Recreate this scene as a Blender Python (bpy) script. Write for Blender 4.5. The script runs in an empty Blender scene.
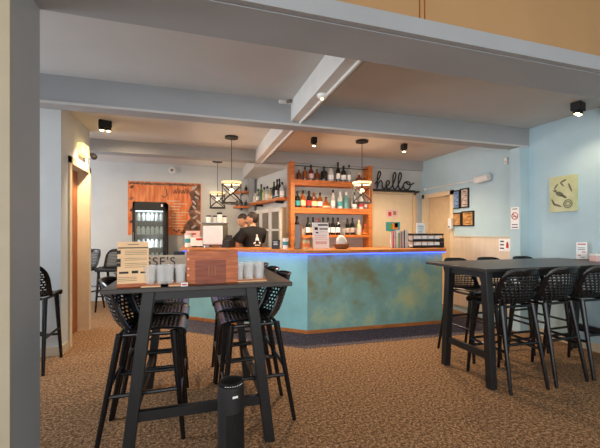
import bpy, bmesh, math, random
from mathutils import Vector, Matrix, Euler
random.seed(7)
PI = math.pi
sc = bpy.context.scene
C = bpy.data.collections.new('bar'); sc.collection.children.link(C)
LINK = C.objects.link

# ------------------------------------------------------------------ materials
def lin(c):
    return tuple((x/255/12.92 if x/255 <= .04045 else ((x/255+.055)/1.055)**2.4) for x in c)
def mat(name, rgb, rough=.5, metal=0, vary=0, scale=8, bump=0, bscale=60, emit=None, estr=0, alpha=1, trans=0, coat=0, spec=.5, stretch=None, rgb2=None):
    m = bpy.data.materials.new(name); m.use_nodes = True
    nt = m.node_tree; b = nt.nodes['Principled BSDF']
    c = lin(rgb); b.inputs['Base Color'].default_value = (*c, 1)
    b.inputs['Roughness'].default_value = rough; b.inputs['Metallic'].default_value = metal
    b.inputs['Specular IOR Level'].default_value = spec
    b.inputs['Coat Weight'].default_value = coat
    b.inputs['Transmission Weight'].default_value = trans
    b.inputs['Alpha'].default_value = alpha
    if emit: b.inputs['Emission Color'].default_value = (*lin(emit), 1); b.inputs['Emission Strength'].default_value = estr
    co = nt.nodes.new('ShaderNodeTexCoord')
    src = co.outputs['Object']
    if stretch:
        mp = nt.nodes.new('ShaderNodeMapping'); mp.inputs['Scale'].default_value = stretch
        nt.links.new(src, mp.inputs['Vector']); src = mp.outputs['Vector']
    n = nt.nodes.new('ShaderNodeTexNoise'); n.inputs['Scale'].default_value = scale; n.inputs['Detail'].default_value = 5
    nt.links.new(src, n.inputs['Vector'])
    r = nt.nodes.new('ShaderNodeValToRGB')
    v = vary or .03
    lo = tuple(max(0, x*(1-v)) for x in c); hi = tuple(min(1, x*(1+v)) for x in c)
    if rgb2: hi = lin(rgb2); lo = c
    r.color_ramp.elements[0].color = (*lo, 1); r.color_ramp.elements[1].color = (*hi, 1)
    r.color_ramp.elements[0].position = .35; r.color_ramp.elements[1].position = .65
    nt.links.new(n.outputs['Fac'], r.inputs['Fac']); nt.links.new(r.outputs['Color'], b.inputs['Base Color'])
    if bump:
        n2 = nt.nodes.new('ShaderNodeTexNoise'); n2.inputs['Scale'].default_value = bscale
        nt.links.new(src, n2.inputs['Vector'])
        bp = nt.nodes.new('ShaderNodeBump'); bp.inputs['Strength'].default_value = bump; bp.inputs['Distance'].default_value = .01
        nt.links.new(n2.outputs['Fac'], bp.inputs['Height']); nt.links.new(bp.outputs['Normal'], b.inputs['Normal'])
    return m

M = {}
M['wall'] = mat('wall_blue', (180, 206, 213), .7, vary=.03, scale=3, bump=.05)
M['walll'] = mat('wall_pale', (205, 208, 206), .7, vary=.03, scale=3, bump=.05)
M['wallgrey'] = mat('wall_grey', (186, 188, 184), .7, vary=.03)
M['plank'] = mat('plank_pale', (250, 226, 200), .6, vary=.06, scale=6, stretch=(1, 6, 6))
M['dark'] = mat('corridor_brown', (92, 62, 36), .7)
M['cream'] = mat('cream_paint', (226, 206, 172), .5, vary=.03)
M['creamwall'] = mat('cream_wall', (216, 190, 150), .6, vary=.04)
M['white'] = mat('white_paint', (232, 230, 224), .5)
M['wood'] = mat('counter_wood', (186, 112, 52), .4, vary=.25, scale=5, stretch=(1, 8, 8), bump=.05)
M['shelfwood'] = mat('shelf_wood', (190, 108, 44), .5, vary=.25, scale=4, stretch=(1, 10, 10))
M['boardwood'] = mat('menu_wood', (166, 80, 34), .45, rgb2=(208, 114, 56), scale=6, stretch=(1.2, 6, 9))
M['panelwood'] = mat('panel_wood', (122, 50, 22), .45, rgb2=(156, 74, 34), scale=6, stretch=(1.2, 6, 9))
M['kraft'] = mat('kraft_card', (250, 208, 160), .7, vary=.05)
M['black'] = mat('black_plastic', (26, 26, 28), .35, vary=.1)
M['blackmatte'] = mat('black_matte', (20, 20, 21), .6, vary=.1)
M['stool'] = mat('stool_plastic', (17, 17, 19), .26, vary=.08)
M['table'] = mat('table_top', (52, 46, 42), .35, vary=.15, scale=14)
M['tableleg'] = mat('table_leg', (24, 24, 25), .45, vary=.1)
M['chrome'] = mat('steel', (190, 190, 188), .25, metal=1)
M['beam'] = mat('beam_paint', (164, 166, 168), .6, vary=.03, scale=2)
M['ceil'] = mat('ceiling_paint', (202, 200, 196), .8, vary=.03, scale=1.5, bump=.05)
M['bulk'] = mat('bulkhead_ply', (178, 138, 92), .6, vary=.05, scale=2, stretch=(1, 1, .3))
M['pillarbeige'] = mat('pillar_beige', (178, 166, 142), .6)
M['doorbrown'] = mat('door_brown', (150, 78, 28), .4, vary=.2, scale=5, stretch=(6, 6, 1))
M['base'] = mat('skirting', (205, 190, 165), .5)
M['paper'] = mat('white_paper', (248, 246, 242), .6)
M['ink'] = mat('black_ink', (28, 24, 22), .6)
M['grayink'] = mat('grey_ink', (150, 120, 95), .6)
M['red'] = mat('red_print', (196, 40, 34), .5)
M['teal'] = mat('teal_print', (60, 150, 160), .5)
M['navy'] = mat('navy_print', (28, 40, 66), .5)
M['green'] = mat('green_print', (90, 150, 70), .5)
M['orange'] = mat('orange_print', (225, 120, 40), .5)
M['pink'] = mat('pink_print', (226, 190, 186), .5)
M['bluewhite'] = mat('bluish_enamel', (236, 242, 250), .3)
M['rope'] = mat('basket_weave', (120, 74, 36), .7, vary=.3, scale=60, bump=.5)
M['cloth'] = mat('white_cloth', (235, 228, 214), .8)
M['skin'] = mat('skin', (214, 160, 128), .5, spec=.3)
M['hair'] = mat('dark_hair', (44, 30, 24), .6, vary=.3, scale=80)
M['shirt'] = mat('black_cotton', (22, 22, 24), .85, vary=.15, scale=20)
M['trousers'] = mat('dark_trousers', (34, 34, 42), .85)
M['shoe'] = mat('black_shoe', (18, 18, 18), .5)
M['lip'] = mat('lip', (160, 90, 80), .5)
M['screen'] = mat('panel_grey', (120, 112, 98), .25)
M['bulb'] = mat('bulb', (255, 220, 160), .4, emit=(255, 214, 150), estr=14)
M['bulbsoft'] = mat('bulb_soft', (255, 224, 170), .4, emit=(255, 216, 160), estr=5)
M['shade'] = mat('lamp_band', (235, 214, 170), .6, emit=(255, 220, 160), estr=.6)
M['led'] = mat('blue_led', (40, 60, 255), .4, emit=(40, 70, 255), estr=6)
M['exit'] = mat('lit_sign', (250, 226, 150), .4, emit=(255, 220, 120), estr=1.2)

def glassmat(name, rgb, rough=.05, mix=.35):
    m = bpy.data.materials.new(name); m.use_nodes = True
    nt = m.node_tree; nt.nodes.clear()
    o = nt.nodes.new('ShaderNodeOutputMaterial'); mx = nt.nodes.new('ShaderNodeMixShader')
    t = nt.nodes.new('ShaderNodeBsdfTransparent'); g = nt.nodes.new('ShaderNodeBsdfPrincipled')
    t.inputs['Color'].default_value = (*lin(rgb), 1)
    g.inputs['Base Color'].default_value = (*lin(rgb), 1); g.inputs['Roughness'].default_value = rough
    mx.inputs['Fac'].default_value = mix
    nt.links.new(t.outputs[0], mx.inputs[1]); nt.links.new(g.outputs[0], mx.inputs[2]); nt.links.new(mx.outputs[0], o.inputs['Surface'])
    return m
M['glass'] = glassmat('clear_glass', (254, 254, 253), .08, .26)
M['pane'] = glassmat('window_pane', (225, 232, 232), .05, .12)
def bottlemat(name, rgb):
    return mat(name, rgb, .12, coat=.3, vary=.1)
BOT = {k: bottlemat('bottle_'+k, v) for k, v in dict(
    amber=(150, 78, 26), dark=(26, 22, 20), darkgreen=(24, 36, 26), clear=(206, 208, 204), teal=(96, 152, 150),
    red=(110, 40, 34), rust=(120, 62, 34), grey=(150, 150, 150), pale=(206, 196, 150), green=(70, 110, 60)).items()}

# carpet
def carpet(name, a, b, c, scale=190):
    m = bpy.data.materials.new(name); m.use_nodes = True
    nt = m.node_tree; p = nt.nodes['Principled BSDF']; p.inputs['Roughness'].default_value = .95; p.inputs['Specular IOR Level'].default_value = .1
    co = nt.nodes.new('ShaderNodeTexCoord')
    n = nt.nodes.new('ShaderNodeTexNoise'); n.inputs['Scale'].default_value = scale*.75; n.inputs['Detail'].default_value = 3
    n2 = nt.nodes.new('ShaderNodeTexNoise'); n2.inputs['Scale'].default_value = 48; n2.inputs['Detail'].default_value = 4
    mm = nt.nodes.new('ShaderNodeMath'); mm.operation = 'ADD'
    m5 = nt.nodes.new('ShaderNodeMath'); m5.operation = 'MULTIPLY'; m5.inputs[1].default_value = .5
    nt.links.new(co.outputs['Object'], n.inputs['Vector']); nt.links.new(co.outputs['Object'], n2.inputs['Vector'])
    nt.links.new(n.outputs['Fac'], mm.inputs[0]); nt.links.new(n2.outputs['Fac'], mm.inputs[1]); nt.links.new(mm.outputs[0], m5.inputs[0])
    r = nt.nodes.new('ShaderNodeValToRGB'); e = r.color_ramp.elements
    e[0].position = .38; e[0].color = (*lin(a), 1); e[1].position = .62; e[1].color = (*lin(c), 1)
    x = e.new(.5); x.color = (*lin(b), 1)
    nt.links.new(m5.outputs[0], r.inputs['Fac']); nt.links.new(r.outputs['Color'], p.inputs['Base Color'])
    bp = nt.nodes.new('ShaderNodeBump'); bp.inputs['Strength'].default_value = .6; bp.inputs['Distance'].default_value = .008
    nt.links.new(n.outputs['Fac'], bp.inputs['Height']); nt.links.new(bp.outputs['Normal'], p.inputs['Normal'])
    return m
M['carpet'] = carpet('carpet_brown', (70, 50, 36), (140, 106, 76), (212, 172, 130))
M['border'] = carpet('carpet_border', (50, 46, 52), (88, 80, 86), (128, 116, 116))

# patina of the bar front
def patina():
    m = bpy.data.materials.new('bar_patina'); m.use_nodes = True
    nt = m.node_tree; p = nt.nodes['Principled BSDF']; p.inputs['Roughness'].default_value = .38
    co = nt.nodes.new('ShaderNodeTexCoord')
    n = nt.nodes.new('ShaderNodeTexNoise'); n.inputs['Scale'].default_value = 1.7; n.inputs['Detail'].default_value = 10; n.inputs['Roughness'].default_value = .6; n.inputs['Distortion'].default_value = .08
    nt.links.new(co.outputs['Object'], n.inputs['Vector'])
    r = nt.nodes.new('ShaderNodeValToRGB'); e = r.color_ramp.elements
    e[0].position = .27; e[0].color = (*lin((132, 122, 80)), 1); e[1].position = .70; e[1].color = (*lin((196, 202, 150)), 1)
    for pos, col in ((.38, (134, 142, 106)), (.46, (134, 168, 152)), (.53, (136, 180, 172)), (.60, (166, 194, 164))):
        x = e.new(pos); x.color = (*lin(col), 1)
    nt.links.new(n.outputs['Fac'], r.inputs['Fac'])
    nt.links.new(r.outputs['Color'], p.inputs['Base Color'])
    return m
M['patina'] = patina()
M['tealpaint'] = mat('bar_teal', (144, 200, 202), .4, vary=.12, scale=2.2)
# orange timber poster
M['poster'] = mat('poster_print', (218, 104, 42), .5, rgb2=(248, 152, 86), scale=3, stretch=(7, 1, 1))
M['posterdark'] = mat('poster_dark', (62, 36, 24), .5, rgb2=(150, 100, 70), scale=9)
M['canvas'] = mat('canvas_print', (190, 194, 146), .7, rgb2=(208, 208, 166), scale=7)
M['bird'] = mat('bird_print', (112, 112, 92), .7)
M['frameblue'] = mat('print_blue', (120, 150, 190), .3, vary=.2, scale=20)
M['framewarm'] = mat('print_warm', (190, 140, 84), .3, vary=.3, scale=14)
M['framepale'] = mat('print_pale', (190, 172, 160), .3, vary=.3, scale=16)
M['wains'] = mat('wainscot', (222, 204, 180), .5, vary=.05, scale=4, stretch=(6, 6, .5))

# ------------------------------------------------------------------ mesh helper
class MB:
    def __init__(s): s.v = []; s.f = []; s.mi = []; s.m = 0
    def add(s, vs, fs):
        o = len(s.v); s.v += [tuple(v) for v in vs]; s.f += [tuple(i+o for i in f) for f in fs]; s.mi += [s.m]*len(fs); return s
    def box(s, x0, x1, y0, y1, z0, z1, rz=0, piv=None):
        vs = [(x, y, z) for z in (z0, z1) for y in (y0, y1) for x in (x0, x1)]
        if rz:
            px, py = piv or ((x0+x1)/2, (y0+y1)/2); c, n = math.cos(rz), math.sin(rz)
            vs = [(px+(x-px)*c-(y-py)*n, py+(x-px)*n+(y-py)*c, z) for x, y, z in vs]
        return s.add(vs, [(0, 2, 3, 1), (4, 5, 7, 6), (0, 1, 5, 4), (2, 6, 7, 3), (0, 4, 6, 2), (1, 3, 7, 5)])
    def cbox(s, c, d, R=None):
        vs = [Vector((x*d[0]/2, y*d[1]/2, z*d[2]/2)) for z in (-1, 1) for y in (-1, 1) for x in (-1, 1)]
        if R is not None: vs = [R @ v for v in vs]
        c = Vector(c)
        return s.add([c+v for v in vs], [(0, 2, 3, 1), (4, 5, 7, 6), (0, 1, 5, 4), (2, 6, 7, 3), (0, 4, 6, 2), (1, 3, 7, 5)])
    def prism(s, poly, z0, z1):
        n = len(poly)
        return s.add([(x, y, z0) for x, y in poly]+[(x, y, z1) for x, y in poly],
                     [tuple(range(n-1, -1, -1)), tuple(range(n, 2*n))]+[(i, (i+1) % n, n+(i+1) % n, n+i) for i in range(n)])
    def beam4(s, p0, p1, w0, w1, d0, d1):      # tapered square bar
        vs = []
        for p, w, d in ((p0, w0, d0), (p1, w1, d1)):
            for a, b in ((-1, -1), (1, -1), (1, 1), (-1, 1)): vs.append((p[0]+a*w/2, p[1]+b*d/2, p[2]))
        return s.add(vs, [(3, 2, 1, 0), (4, 5, 6, 7), (0, 1, 5, 4), (1, 2, 6, 5), (2, 3, 7, 6), (3, 0, 4, 7)])
    def tube(s, pts, r, n=10, closed=False, cap=True):
        pts = [Vector(p) for p in pts]; k = len(pts); rs = r if isinstance(r, (list, tuple)) else [r]*k
        o = len(s.v); up = None
        for i, p in enumerate(pts):
            if closed: d = pts[(i+1) % k]-pts[i-1]
            else: d = pts[min(i+1, k-1)]-pts[max(i-1, 0)]
            d.normalize()
            if up is None: up = Vector((0, 0, 1)) if abs(d.z) < .9 else Vector((1, 0, 0))
            a = d.cross(up).normalized(); b = a.cross(d).normalized(); up = b
            for j in range(n):
                t = 2*PI*j/n; s.v.append(tuple(p+(a*math.cos(t)+b*math.sin(t))*rs[i]))
        for i in range(k if closed else k-1):
            for j in range(n):
                i2 = (i+1) % k
                s.f.append((o+i*n+j, o+i2*n+j, o+i2*n+(j+1) % n, o+i*n+(j+1) % n)); s.mi.append(s.m)
        if cap and not closed:
            s.f.append(tuple(o+j for j in range(n))); s.mi.append(s.m)
            s.f.append(tuple(o+(k-1)*n+j for j in range(n-1, -1, -1))); s.mi.append(s.m)
        return s
    def lathe(s, prof, c=(0, 0, 0), n=20, cap=True):
        o = len(s.v); k = len(prof)
        for r, z in prof:
            for j in range(n):
                t = 2*PI*j/n; s.v.append((c[0]+r*math.cos(t), c[1]+r*math.sin(t), c[2]+z))
        for i in range(k-1):
            for j in range(n):
                s.f.append((o+i*n+j, o+i*n+(j+1) % n, o+(i+1)*n+(j+1) % n, o+(i+1)*n+j)); s.mi.append(s.m)
        if cap:
            s.f.append(tuple(o+j for j in range(n-1, -1, -1))); s.mi.append(s.m)
            s.f.append(tuple(o+(k-1)*n+j for j in range(n))); s.mi.append(s.m)
        return s
    def ball(s, c, r, n=14, m=9):
        rx, ry, rz = r if isinstance(r, (tuple, list)) else (r, r, r); o = len(s.v)
        for i in range(m+1):
            a = -PI/2+PI*i/m
            for j in range(n):
                t = 2*PI*j/n; s.v.append((c[0]+rx*math.cos(a)*math.cos(t), c[1]+ry*math.cos(a)*math.sin(t), c[2]+rz*math.sin(a)))
        for i in range(m):
            for j in range(n):
                s.f.append((o+i*n+j, o+i*n+(j+1) % n, o+(i+1)*n+(j+1) % n, o+(i+1)*n+j)); s.mi.append(s.m)
        return s
    def build(s, name, mats, parent=None, smooth=False, bevel=0, solid=0, sub=0):
        me = bpy.data.meshes.new(name); me.from_pydata(s.v, [], s.f); me.update()
        bm = bmesh.new(); bm.from_mesh(me)
        bmesh.ops.remove_doubles(bm, verts=bm.verts, dist=1e-6)
        if not solid: bmesh.ops.recalc_face_normals(bm, faces=bm.faces)
        bm.to_mesh(me); bm.free()
        if not isinstance(mats, (list, tuple)): mats = [mats]
        for m in mats: me.materials.append(M[m] if isinstance(m, str) else m)
        if len(me.polygons) == len(s.mi) and len(mats) > 1: me.polygons.foreach_set('material_index', s.mi)
        if smooth:
            me.polygons.foreach_set('use_smooth', [True]*len(me.polygons))
            try: me.set_sharp_from_angle(angle=math.radians(40))
            except Exception: pass
        o = bpy.data.objects.new(name, me); LINK(o)
        if parent: o.parent = parent
        if solid:
            md = o.modifiers.new('s', 'SOLIDIFY'); md.thickness = solid; md.offset = 0
        if bevel:
            md = o.modifiers.new('b', 'BEVEL'); md.width = bevel; md.segments = 2; md.limit_method = 'ANGLE'
        if sub:
            md = o.modifiers.new('u', 'SUBSURF'); md.levels = md.render_levels = sub
        return o
def B(*a, **k): return MB().box(*a, **k)

def tag(o, label, cat, group=None):
    o['label'] = label; o['category'] = cat
    if group: o['group'] = group
    return o
def thing(name, label, cat, loc=(0, 0, 0), rz=0, group=None):
    o = bpy.data.objects.new(name, None); LINK(o); o.location = loc; o.rotation_euler = (0, 0, rz); o.empty_display_size = .1
    return tag(o, label, cat, group)
def struct(name, mb, m, parent=None, **k):
    o = mb.build(name, m, parent, **k)
    if not parent: o['kind'] = 'structure'
    return o
def copy_tree(o, loc, rz, label, group=None):
    def rec(a, p):
        c = a.copy(); LINK(c)
        if p: c.parent = p
        for ch in a.children: rec(ch, c)
        return c
    c = rec(o, None); c.location = loc; c.rotation_euler = (0, 0, rz); c['label'] = label
    if group: c['group'] = group
    return c
def text(name, body, size, m, parent, loc, rot, depth=.001, align='CENTER'):
    cu = bpy.data.curves.new(name, 'FONT'); cu.body = body; cu.size = size; cu.extrude = depth; cu.align_x = align; cu.space_character = 1.15; cu.align_y = 'CENTER'
    t = bpy.data.objects.new(name+'_tmp', cu); LINK(t)
    dg = bpy.context.evaluated_depsgraph_get(); dg.update()
    me = bpy.data.meshes.new_from_object(t.evaluated_get(dg)); bpy.data.objects.remove(t)
    me.materials.clear(); me.materials.append(M[m])
    o = bpy.data.objects.new(name, me); LINK(o); o.parent = parent; o.location = loc; o.rotation_euler = rot
    return o
def spline(pts, n=6, closed=False):
    P = [Vector(p) for p in pts]; out = []; k = len(P)
    for i in range(k if closed else k-1):
        if closed: a, b, c, d = P[i-1], P[i], P[(i+1) % k], P[(i+2) % k]
        else: a, b, c, d = P[max(i-1, 0)], P[i], P[i+1], P[min(i+2, k-1)]
        for j in range(n):
            t = j/n; out.append(.5*((2*b)+(c-a)*t+(2*a-5*b+4*c-d)*t*t+(3*b-a-3*c+d)*t**3))
    if not closed: out.append(P[-1])
    return out
ORD = ['first', 'second', 'third', 'fourth', 'fifth', 'sixth', 'seventh', 'eighth', 'ninth', 'tenth', 'eleventh', 'twelfth', 'thirteenth']

# ------------------------------------------------------------------ camera (eye 1.4 m above the carpet)
EYE = 1.4; F = 345.0; YAW = math.atan(105/345)
cam = bpy.data.cameras.new('camera'); camo = bpy.data.objects.new('camera', cam); LINK(camo)
cam.lens = F/600*36; cam.sensor_width = 36; cam.shift_y = 8/600; cam.clip_start = .05
camo.location = (0, 0, EYE); camo.rotation_euler = (PI/2, 0, -YAW); sc.camera = camo
cs, sn = math.cos(YAW), math.sin(YAW)
def ray(px, py):
    u = (px-300)/F; return Vector((sn+u*cs, cs-u*sn, (232-py)/F))
def onY(px, py, Y): d = ray(px, py); t = Y/d.y; return (d.x*t, Y, EYE+d.z*t)
def onX(px, py, X): d = ray(px, py); t = X/d.x; return (X, d.y*t, EYE+d.z*t)
def onZ(px, py, z): d = ray(px, py); t = (z-EYE)/d.z; return (d.x*t, d.y*t, z)

# ------------------------------------------------------------------ setting
XR = 4.49; YP = 6.1; YB = 7.9; ZC = 2.85; ZB = 2.585; XL = -1.46
struct('floor', B(-6, 6, -4, 9, -.1, 0), 'carpet')
struct('ceiling', B(-6, 6, 1.98, 9, ZC, ZC+.1), 'ceil')
struct('ceiling_near', B(-6, 6, -4, 1.82, 3.3, 3.4), 'ceil')
struct('trim_1', B(-.79, XR, 1.825, 2.16, ZB, ZC-.001), 'beam')                    # front beam
struct('trim_2', B(-.79, XR, 1.78, 1.82, ZB+.004, 2.69), 'beam')
bk = MB(); bk.box(-6, XR, 1.80, 1.82, 2.692, 3.3)
struct('bulkhead', bk, 'bulk')
sm = MB()
for px in (418, 423):
    p = onY(px, 10, 1.815); sm.box(p[0]-.003, p[0]+.003, 1.796, 1.80, 2.69, 3.3)
struct('trim_3', sm, 'doorbrown')
struct('trim_4', B(-4.5, XR, 3.70, 3.88, ZB, ZC), 'beam')                       # middle beam
struct('trim_5', B(-4.5, XR, 3.685, 3.70, ZB-.001, ZB+.02), 'ceil')
struct('trim_6', B(-4.5, XR, 6.05, 6.3, 2.66, ZC), 'beam')                       # rear beam
M['beamw'] = mat('beam_white', (212, 210, 204), .6, vary=.03)
struct('trim_7', B(1.02, 1.16, 2.16, 3.70, 2.63, ZC), 'beamw')                     # beam running away
struct('trim_8', B(1.02, 1.16, 3.88, 6.05, 2.63, ZC), 'beamw')
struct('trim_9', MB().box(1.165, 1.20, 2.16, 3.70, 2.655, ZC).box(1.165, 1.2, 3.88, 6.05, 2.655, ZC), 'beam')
t = thing('conduit', 'white surface conduit run along the underside of the long ceiling beam', 'conduit')
MB().tube([(1.12, 2.17, 2.618), (1.12, 3.69, 2.618)], .012, 8).build('pipe', 'white', t, smooth=True)
MB().tube([(1.12, 3.89, 2.618), (1.12, 6.04, 2.618)], .012, 8).build('pipe', 'white', t, smooth=True)
struct('trim_15', B(1.04, 1.95, 6.3, YB, 2.60, ZC-.002), 'beamw')      # lowered ceiling zone behind the rear beam

struct('wall_right', MB().box(XR, XR+.2, -4, 5.22, 0, 3.3).box(XR, XR+.2, 6.0, YB, 0, 3.3).box(XR, XR+.2, 5.22, 6.0, 2.1, 3.3), 'wall')
struct('pilaster', B(4.33, XR, 3.70, 3.86, 0, ZB), 'wall')
struct('trim_10', B(XR-.02, XR, 3.86, 5.16, .1, 1.31), 'wains')
struct('trim_11', B(XR-.03, XR, 3.86, 5.16, 1.31, 1.33), 'base')
struct('baseboard_right', B(XR-.015, XR, -4, 3.70, 0, .1), 'base')
struct('wall_partition', MB().box(1.63, 3.25, YP, YP+.12, 0, ZC).box(4.34, XR, YP, YP+.12, 0, ZC).box(3.25, 4.34, YP, YP+.12, 2.22, ZC), 'wallgrey')
struct('wall_back', B(-6, 1.9, YB, YB+.15, 0, ZC), 'walll')
# slanting wall beside the bottle shelves
a, b_ = Vector((1.69, 6.12)), Vector((1.30, YB)); dv = (b_-a).normalized(); nv = Vector((dv.y, -dv.x))
struct('wall_side', MB().prism([tuple(a), tuple(b_), tuple(b_+nv*.1), tuple(a+nv*.1)], 0, ZC), 'walll')
struct('column', B(1.16, 1.28, 7.72, 7.86, 0, 2.60), 'beam')
struct('wall_left', MB().box(-1.66, XL, 4.55, 4.85, 0, ZC).box(-1.66, XL, 4.85, 5.62, 2.25, ZC).box(-1.66, XL, 5.6, 5.66, 0, ZC)
       .box(-4.5, -1.66, 4.55, 4.67, 0, ZC).box(-4.5, -1.66, 5.56, 5.66, 0, ZC), 'walll')
struct('baseboard_left', MB().box(XL, XL+.015, 4.55, 4.76, 0, .1).box(-4.5, XL+.015, 4.535, 4.55, 0, .1).box(XL, XL+.015, 5.62, 5.66, 0, .1), 'base')
struct('trim_12', MB().box(XL, XL+.02, 4.78, 4.86, 0, 2.32).box(XL, XL+.02, 5.58, 5.66, 0, 2.32).box(XL, XL+.02, 4.78, 5.66, 2.24, 2.32).box(-1.64, XL, 5.585, 5.6, 0, 2.25), 'cream')
d = struct('door_1', B(-1.63, -1.59, 4.86, 5.58, .01, 2.24), 'doorbrown')
MB().tube([(-1.59, 4.94, 1.0), (-1.53, 4.94, 1.0), (-1.53, 5.04, 1.0)], .01, 8).build('door_handle', 'chrome', d, smooth=True)
struct('wall_far', MB().box(-4.7, -4.5, 4.55, YB, 0, ZC), 'walll')
struct('pillar', MB().box(-6, -.79, 1.86, 2.16, 0, 3.3), 'beam')
struct('pillar_face', B(-6, -.789, 1.845, 1.862, 0, 2.69), 'pillarbeige')
struct('baseboard_near', B(-.79, -.778, 1.87, 2.16, 0, .1), 'base')
# rear of the room behind the viewpoint: wall with big windows
rw = MB().box(-6, 6, -4.2, -4, 0, .5).box(-6, 6, -4.2, -4, 2.6, 3.4)
for x in (-6, -2.4, 1.2, 5.6): rw.box(x, x+.4, -4.2, -4, .5, 2.6)
struct('wall_front', rw, 'walll')
for i, x in enumerate((-5.6, -2.0, 1.6)):
    fr = MB(); x1 = x+3.2 if i < 2 else 5.6
    for q in (x, (x+x1)/2-.025, x1-.05): fr.box(q, q+.05, -4.14, -4.06, .5, 2.6)
    fr.box(x, x1, -4.14, -4.06, .5, .55); fr.box(x, x1, -4.14, -4.06, 2.55, 2.6)
    w = struct('window_%d' % (i+1), fr, 'white')
    B(x, x1, -4.104, -4.1, .55, 2.55).build('pane', 'pane', w)
struct('wall_outer', MB().box(-4.9, -4.7, 2.16, 2.5, 0, ZC).box(-4.9, -4.7, 4.2, 4.67, 0, ZC).box(-4.9, -4.7, 2.5, 4.2, 0, .9).box(-4.9, -4.7, 2.5, 4.2, 2.5, ZC), 'walll')
w = struct('window_4', MB().box(-4.84, -4.76, 2.5, 2.56, .9, 2.5).box(-4.84, -4.76, 4.14, 4.2, .9, 2.5).box(-4.84, -4.76, 3.32, 3.38, .9, 2.5).box(-4.84, -4.76, 2.5, 4.2, .9, .96).box(-4.84, -4.76, 2.5, 4.2, 2.44, 2.5), 'white')
B(-4.802, -4.798, 2.56, 4.14, .96, 2.44).build('pane', 'pane', w)

# door under the hello sign (partition), and the cream door in the right wall
d = struct('door_2', MB().box(3.30, 4.28, YP+.03, YP+.07, .01, 2.16), 'cream')
dp = MB()
for x0, x1 in ((3.39, 3.74), (3.84, 4.19)):
    for z0, z1 in ((.2, .95), (1.1, 2.04)):
        dp.box(x0, x1, YP+.022, YP+.03, z0, z1)
dp.build('door_panel', 'cream', d, bevel=.004)
MB().ball((4.22, YP+.0, 1.02), .028).tube([(4.22, YP+.03, 1.02), (4.22, YP, 1.02)], .012, 8).build('door_knob', 'chrome', d, smooth=True)
struct('trim_13', MB().box(3.23, 3.30, YP-.03, YP+.02, 0, 2.22).box(4.28, 4.34, YP-.03, YP+.02, 0, 2.22).box(3.23, 4.34, YP-.03, YP+.02, 2.16, 2.22), 'creamwall')
d = struct('door_3', B(XR+.09, XR+.13, 5.33, 5.97, .01, 2.08), 'creamwall')
MB().ball((XR+.06, 5.85, 1.25), .03).tube([(XR+.09, 5.85, 1.25), (XR+.05, 5.85, 1.25)], .014, 8).build('door_knob', 'ink', d, smooth=True)
struct('wall_corridor', MB().box(XR+.75, XR+.85, 4.4, 6.9, 0, 2.6).box(XR+.2, XR+.75, 4.4, 4.5, 0, 2.6).box(XR+.2, XR+.75, 6.8, 6.9, 0, 2.6).box(XR+.2, XR+.85, 4.4, 6.9, 2.6, 2.7), 'dark')
struct('trim_14', MB().box(XR-.03, XR+.12, 5.16, 5.24, 0, 2.16).box(XR-.03, XR+.12, 5.98, 6.05, 0, 2.16).box(XR-.03, XR+.12, 5.16, 6.05, 2.08, 2.16), 'cream')

# ------------------------------------------------------------------ bar counter
A_, B_, C_, D_ = (3.62, 4.42), (1.475, 4.5), (-.15, 5.86), (-.15, 6.95)
def off(poly, d):     # offset an open polyline to its inner side
    P = [Vector(p) for p in poly]; out = []
    for i in range(len(P)):
        ns = []
        for j in (i-1, i):
            if 0 <= j < len(P)-1:
                t = (P[j+1]-P[j]).normalized(); ns.append(Vector((t.y, -t.x)))
        n = sum(ns, Vector((0, 0))); n = n/len(ns); n = n/(n.length_squared)
        out.append(tuple(P[i]+n*d))
    return out
line = [(3.98, 4.88), A_, B_, C_, D_]
def band(d0, d1, z0, z1, mb=None, pl=line):
    mb = mb or MB(); p0, p1 = off(pl, d0), off(pl, d1)
    return mb.prism(p0+p1[::-1], z0, z1)
bar = thing('bar_counter', 'long angled bar counter with mottled teal front and timber top', 'bar counter')
band(.01, .55, .06, 1.10).build('carcass', 'creamwall', bar)
bp = off(line, 0); bq = off(line, .012)
MB().prism([bp[0], bp[1], bq[1], bq[0]], .05, 1.10).prism([bp[1], bp[2], bq[2], bq[1]], .05, 1.10).build('front_panel', 'patina', bar)['label'] = 'mottled green and teal patina panel'
MB().prism([bp[2], bp[3], bq[3], bq[2]], .05, 1.10).prism([bp[3], bp[4], bq[4], bq[3]], .05, 1.10).build('end_panel', 'tealpaint', bar)['label'] = 'plain pale teal panel'
band(-.012, .04, 0, .05).build('kickboard', 'wood', bar)
band(-.06, .60, 1.10, 1.15).build('countertop', 'wood', bar, bevel=.006)
band(-.052, -.038, 1.088, 1.0995, pl=line[:4]).build('light_strip', 'led', bar)['label'] = 'glowing blue light strip under the top'
struct('carpet_border', band(-.57, -.013, .0, .004), 'border')

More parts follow.
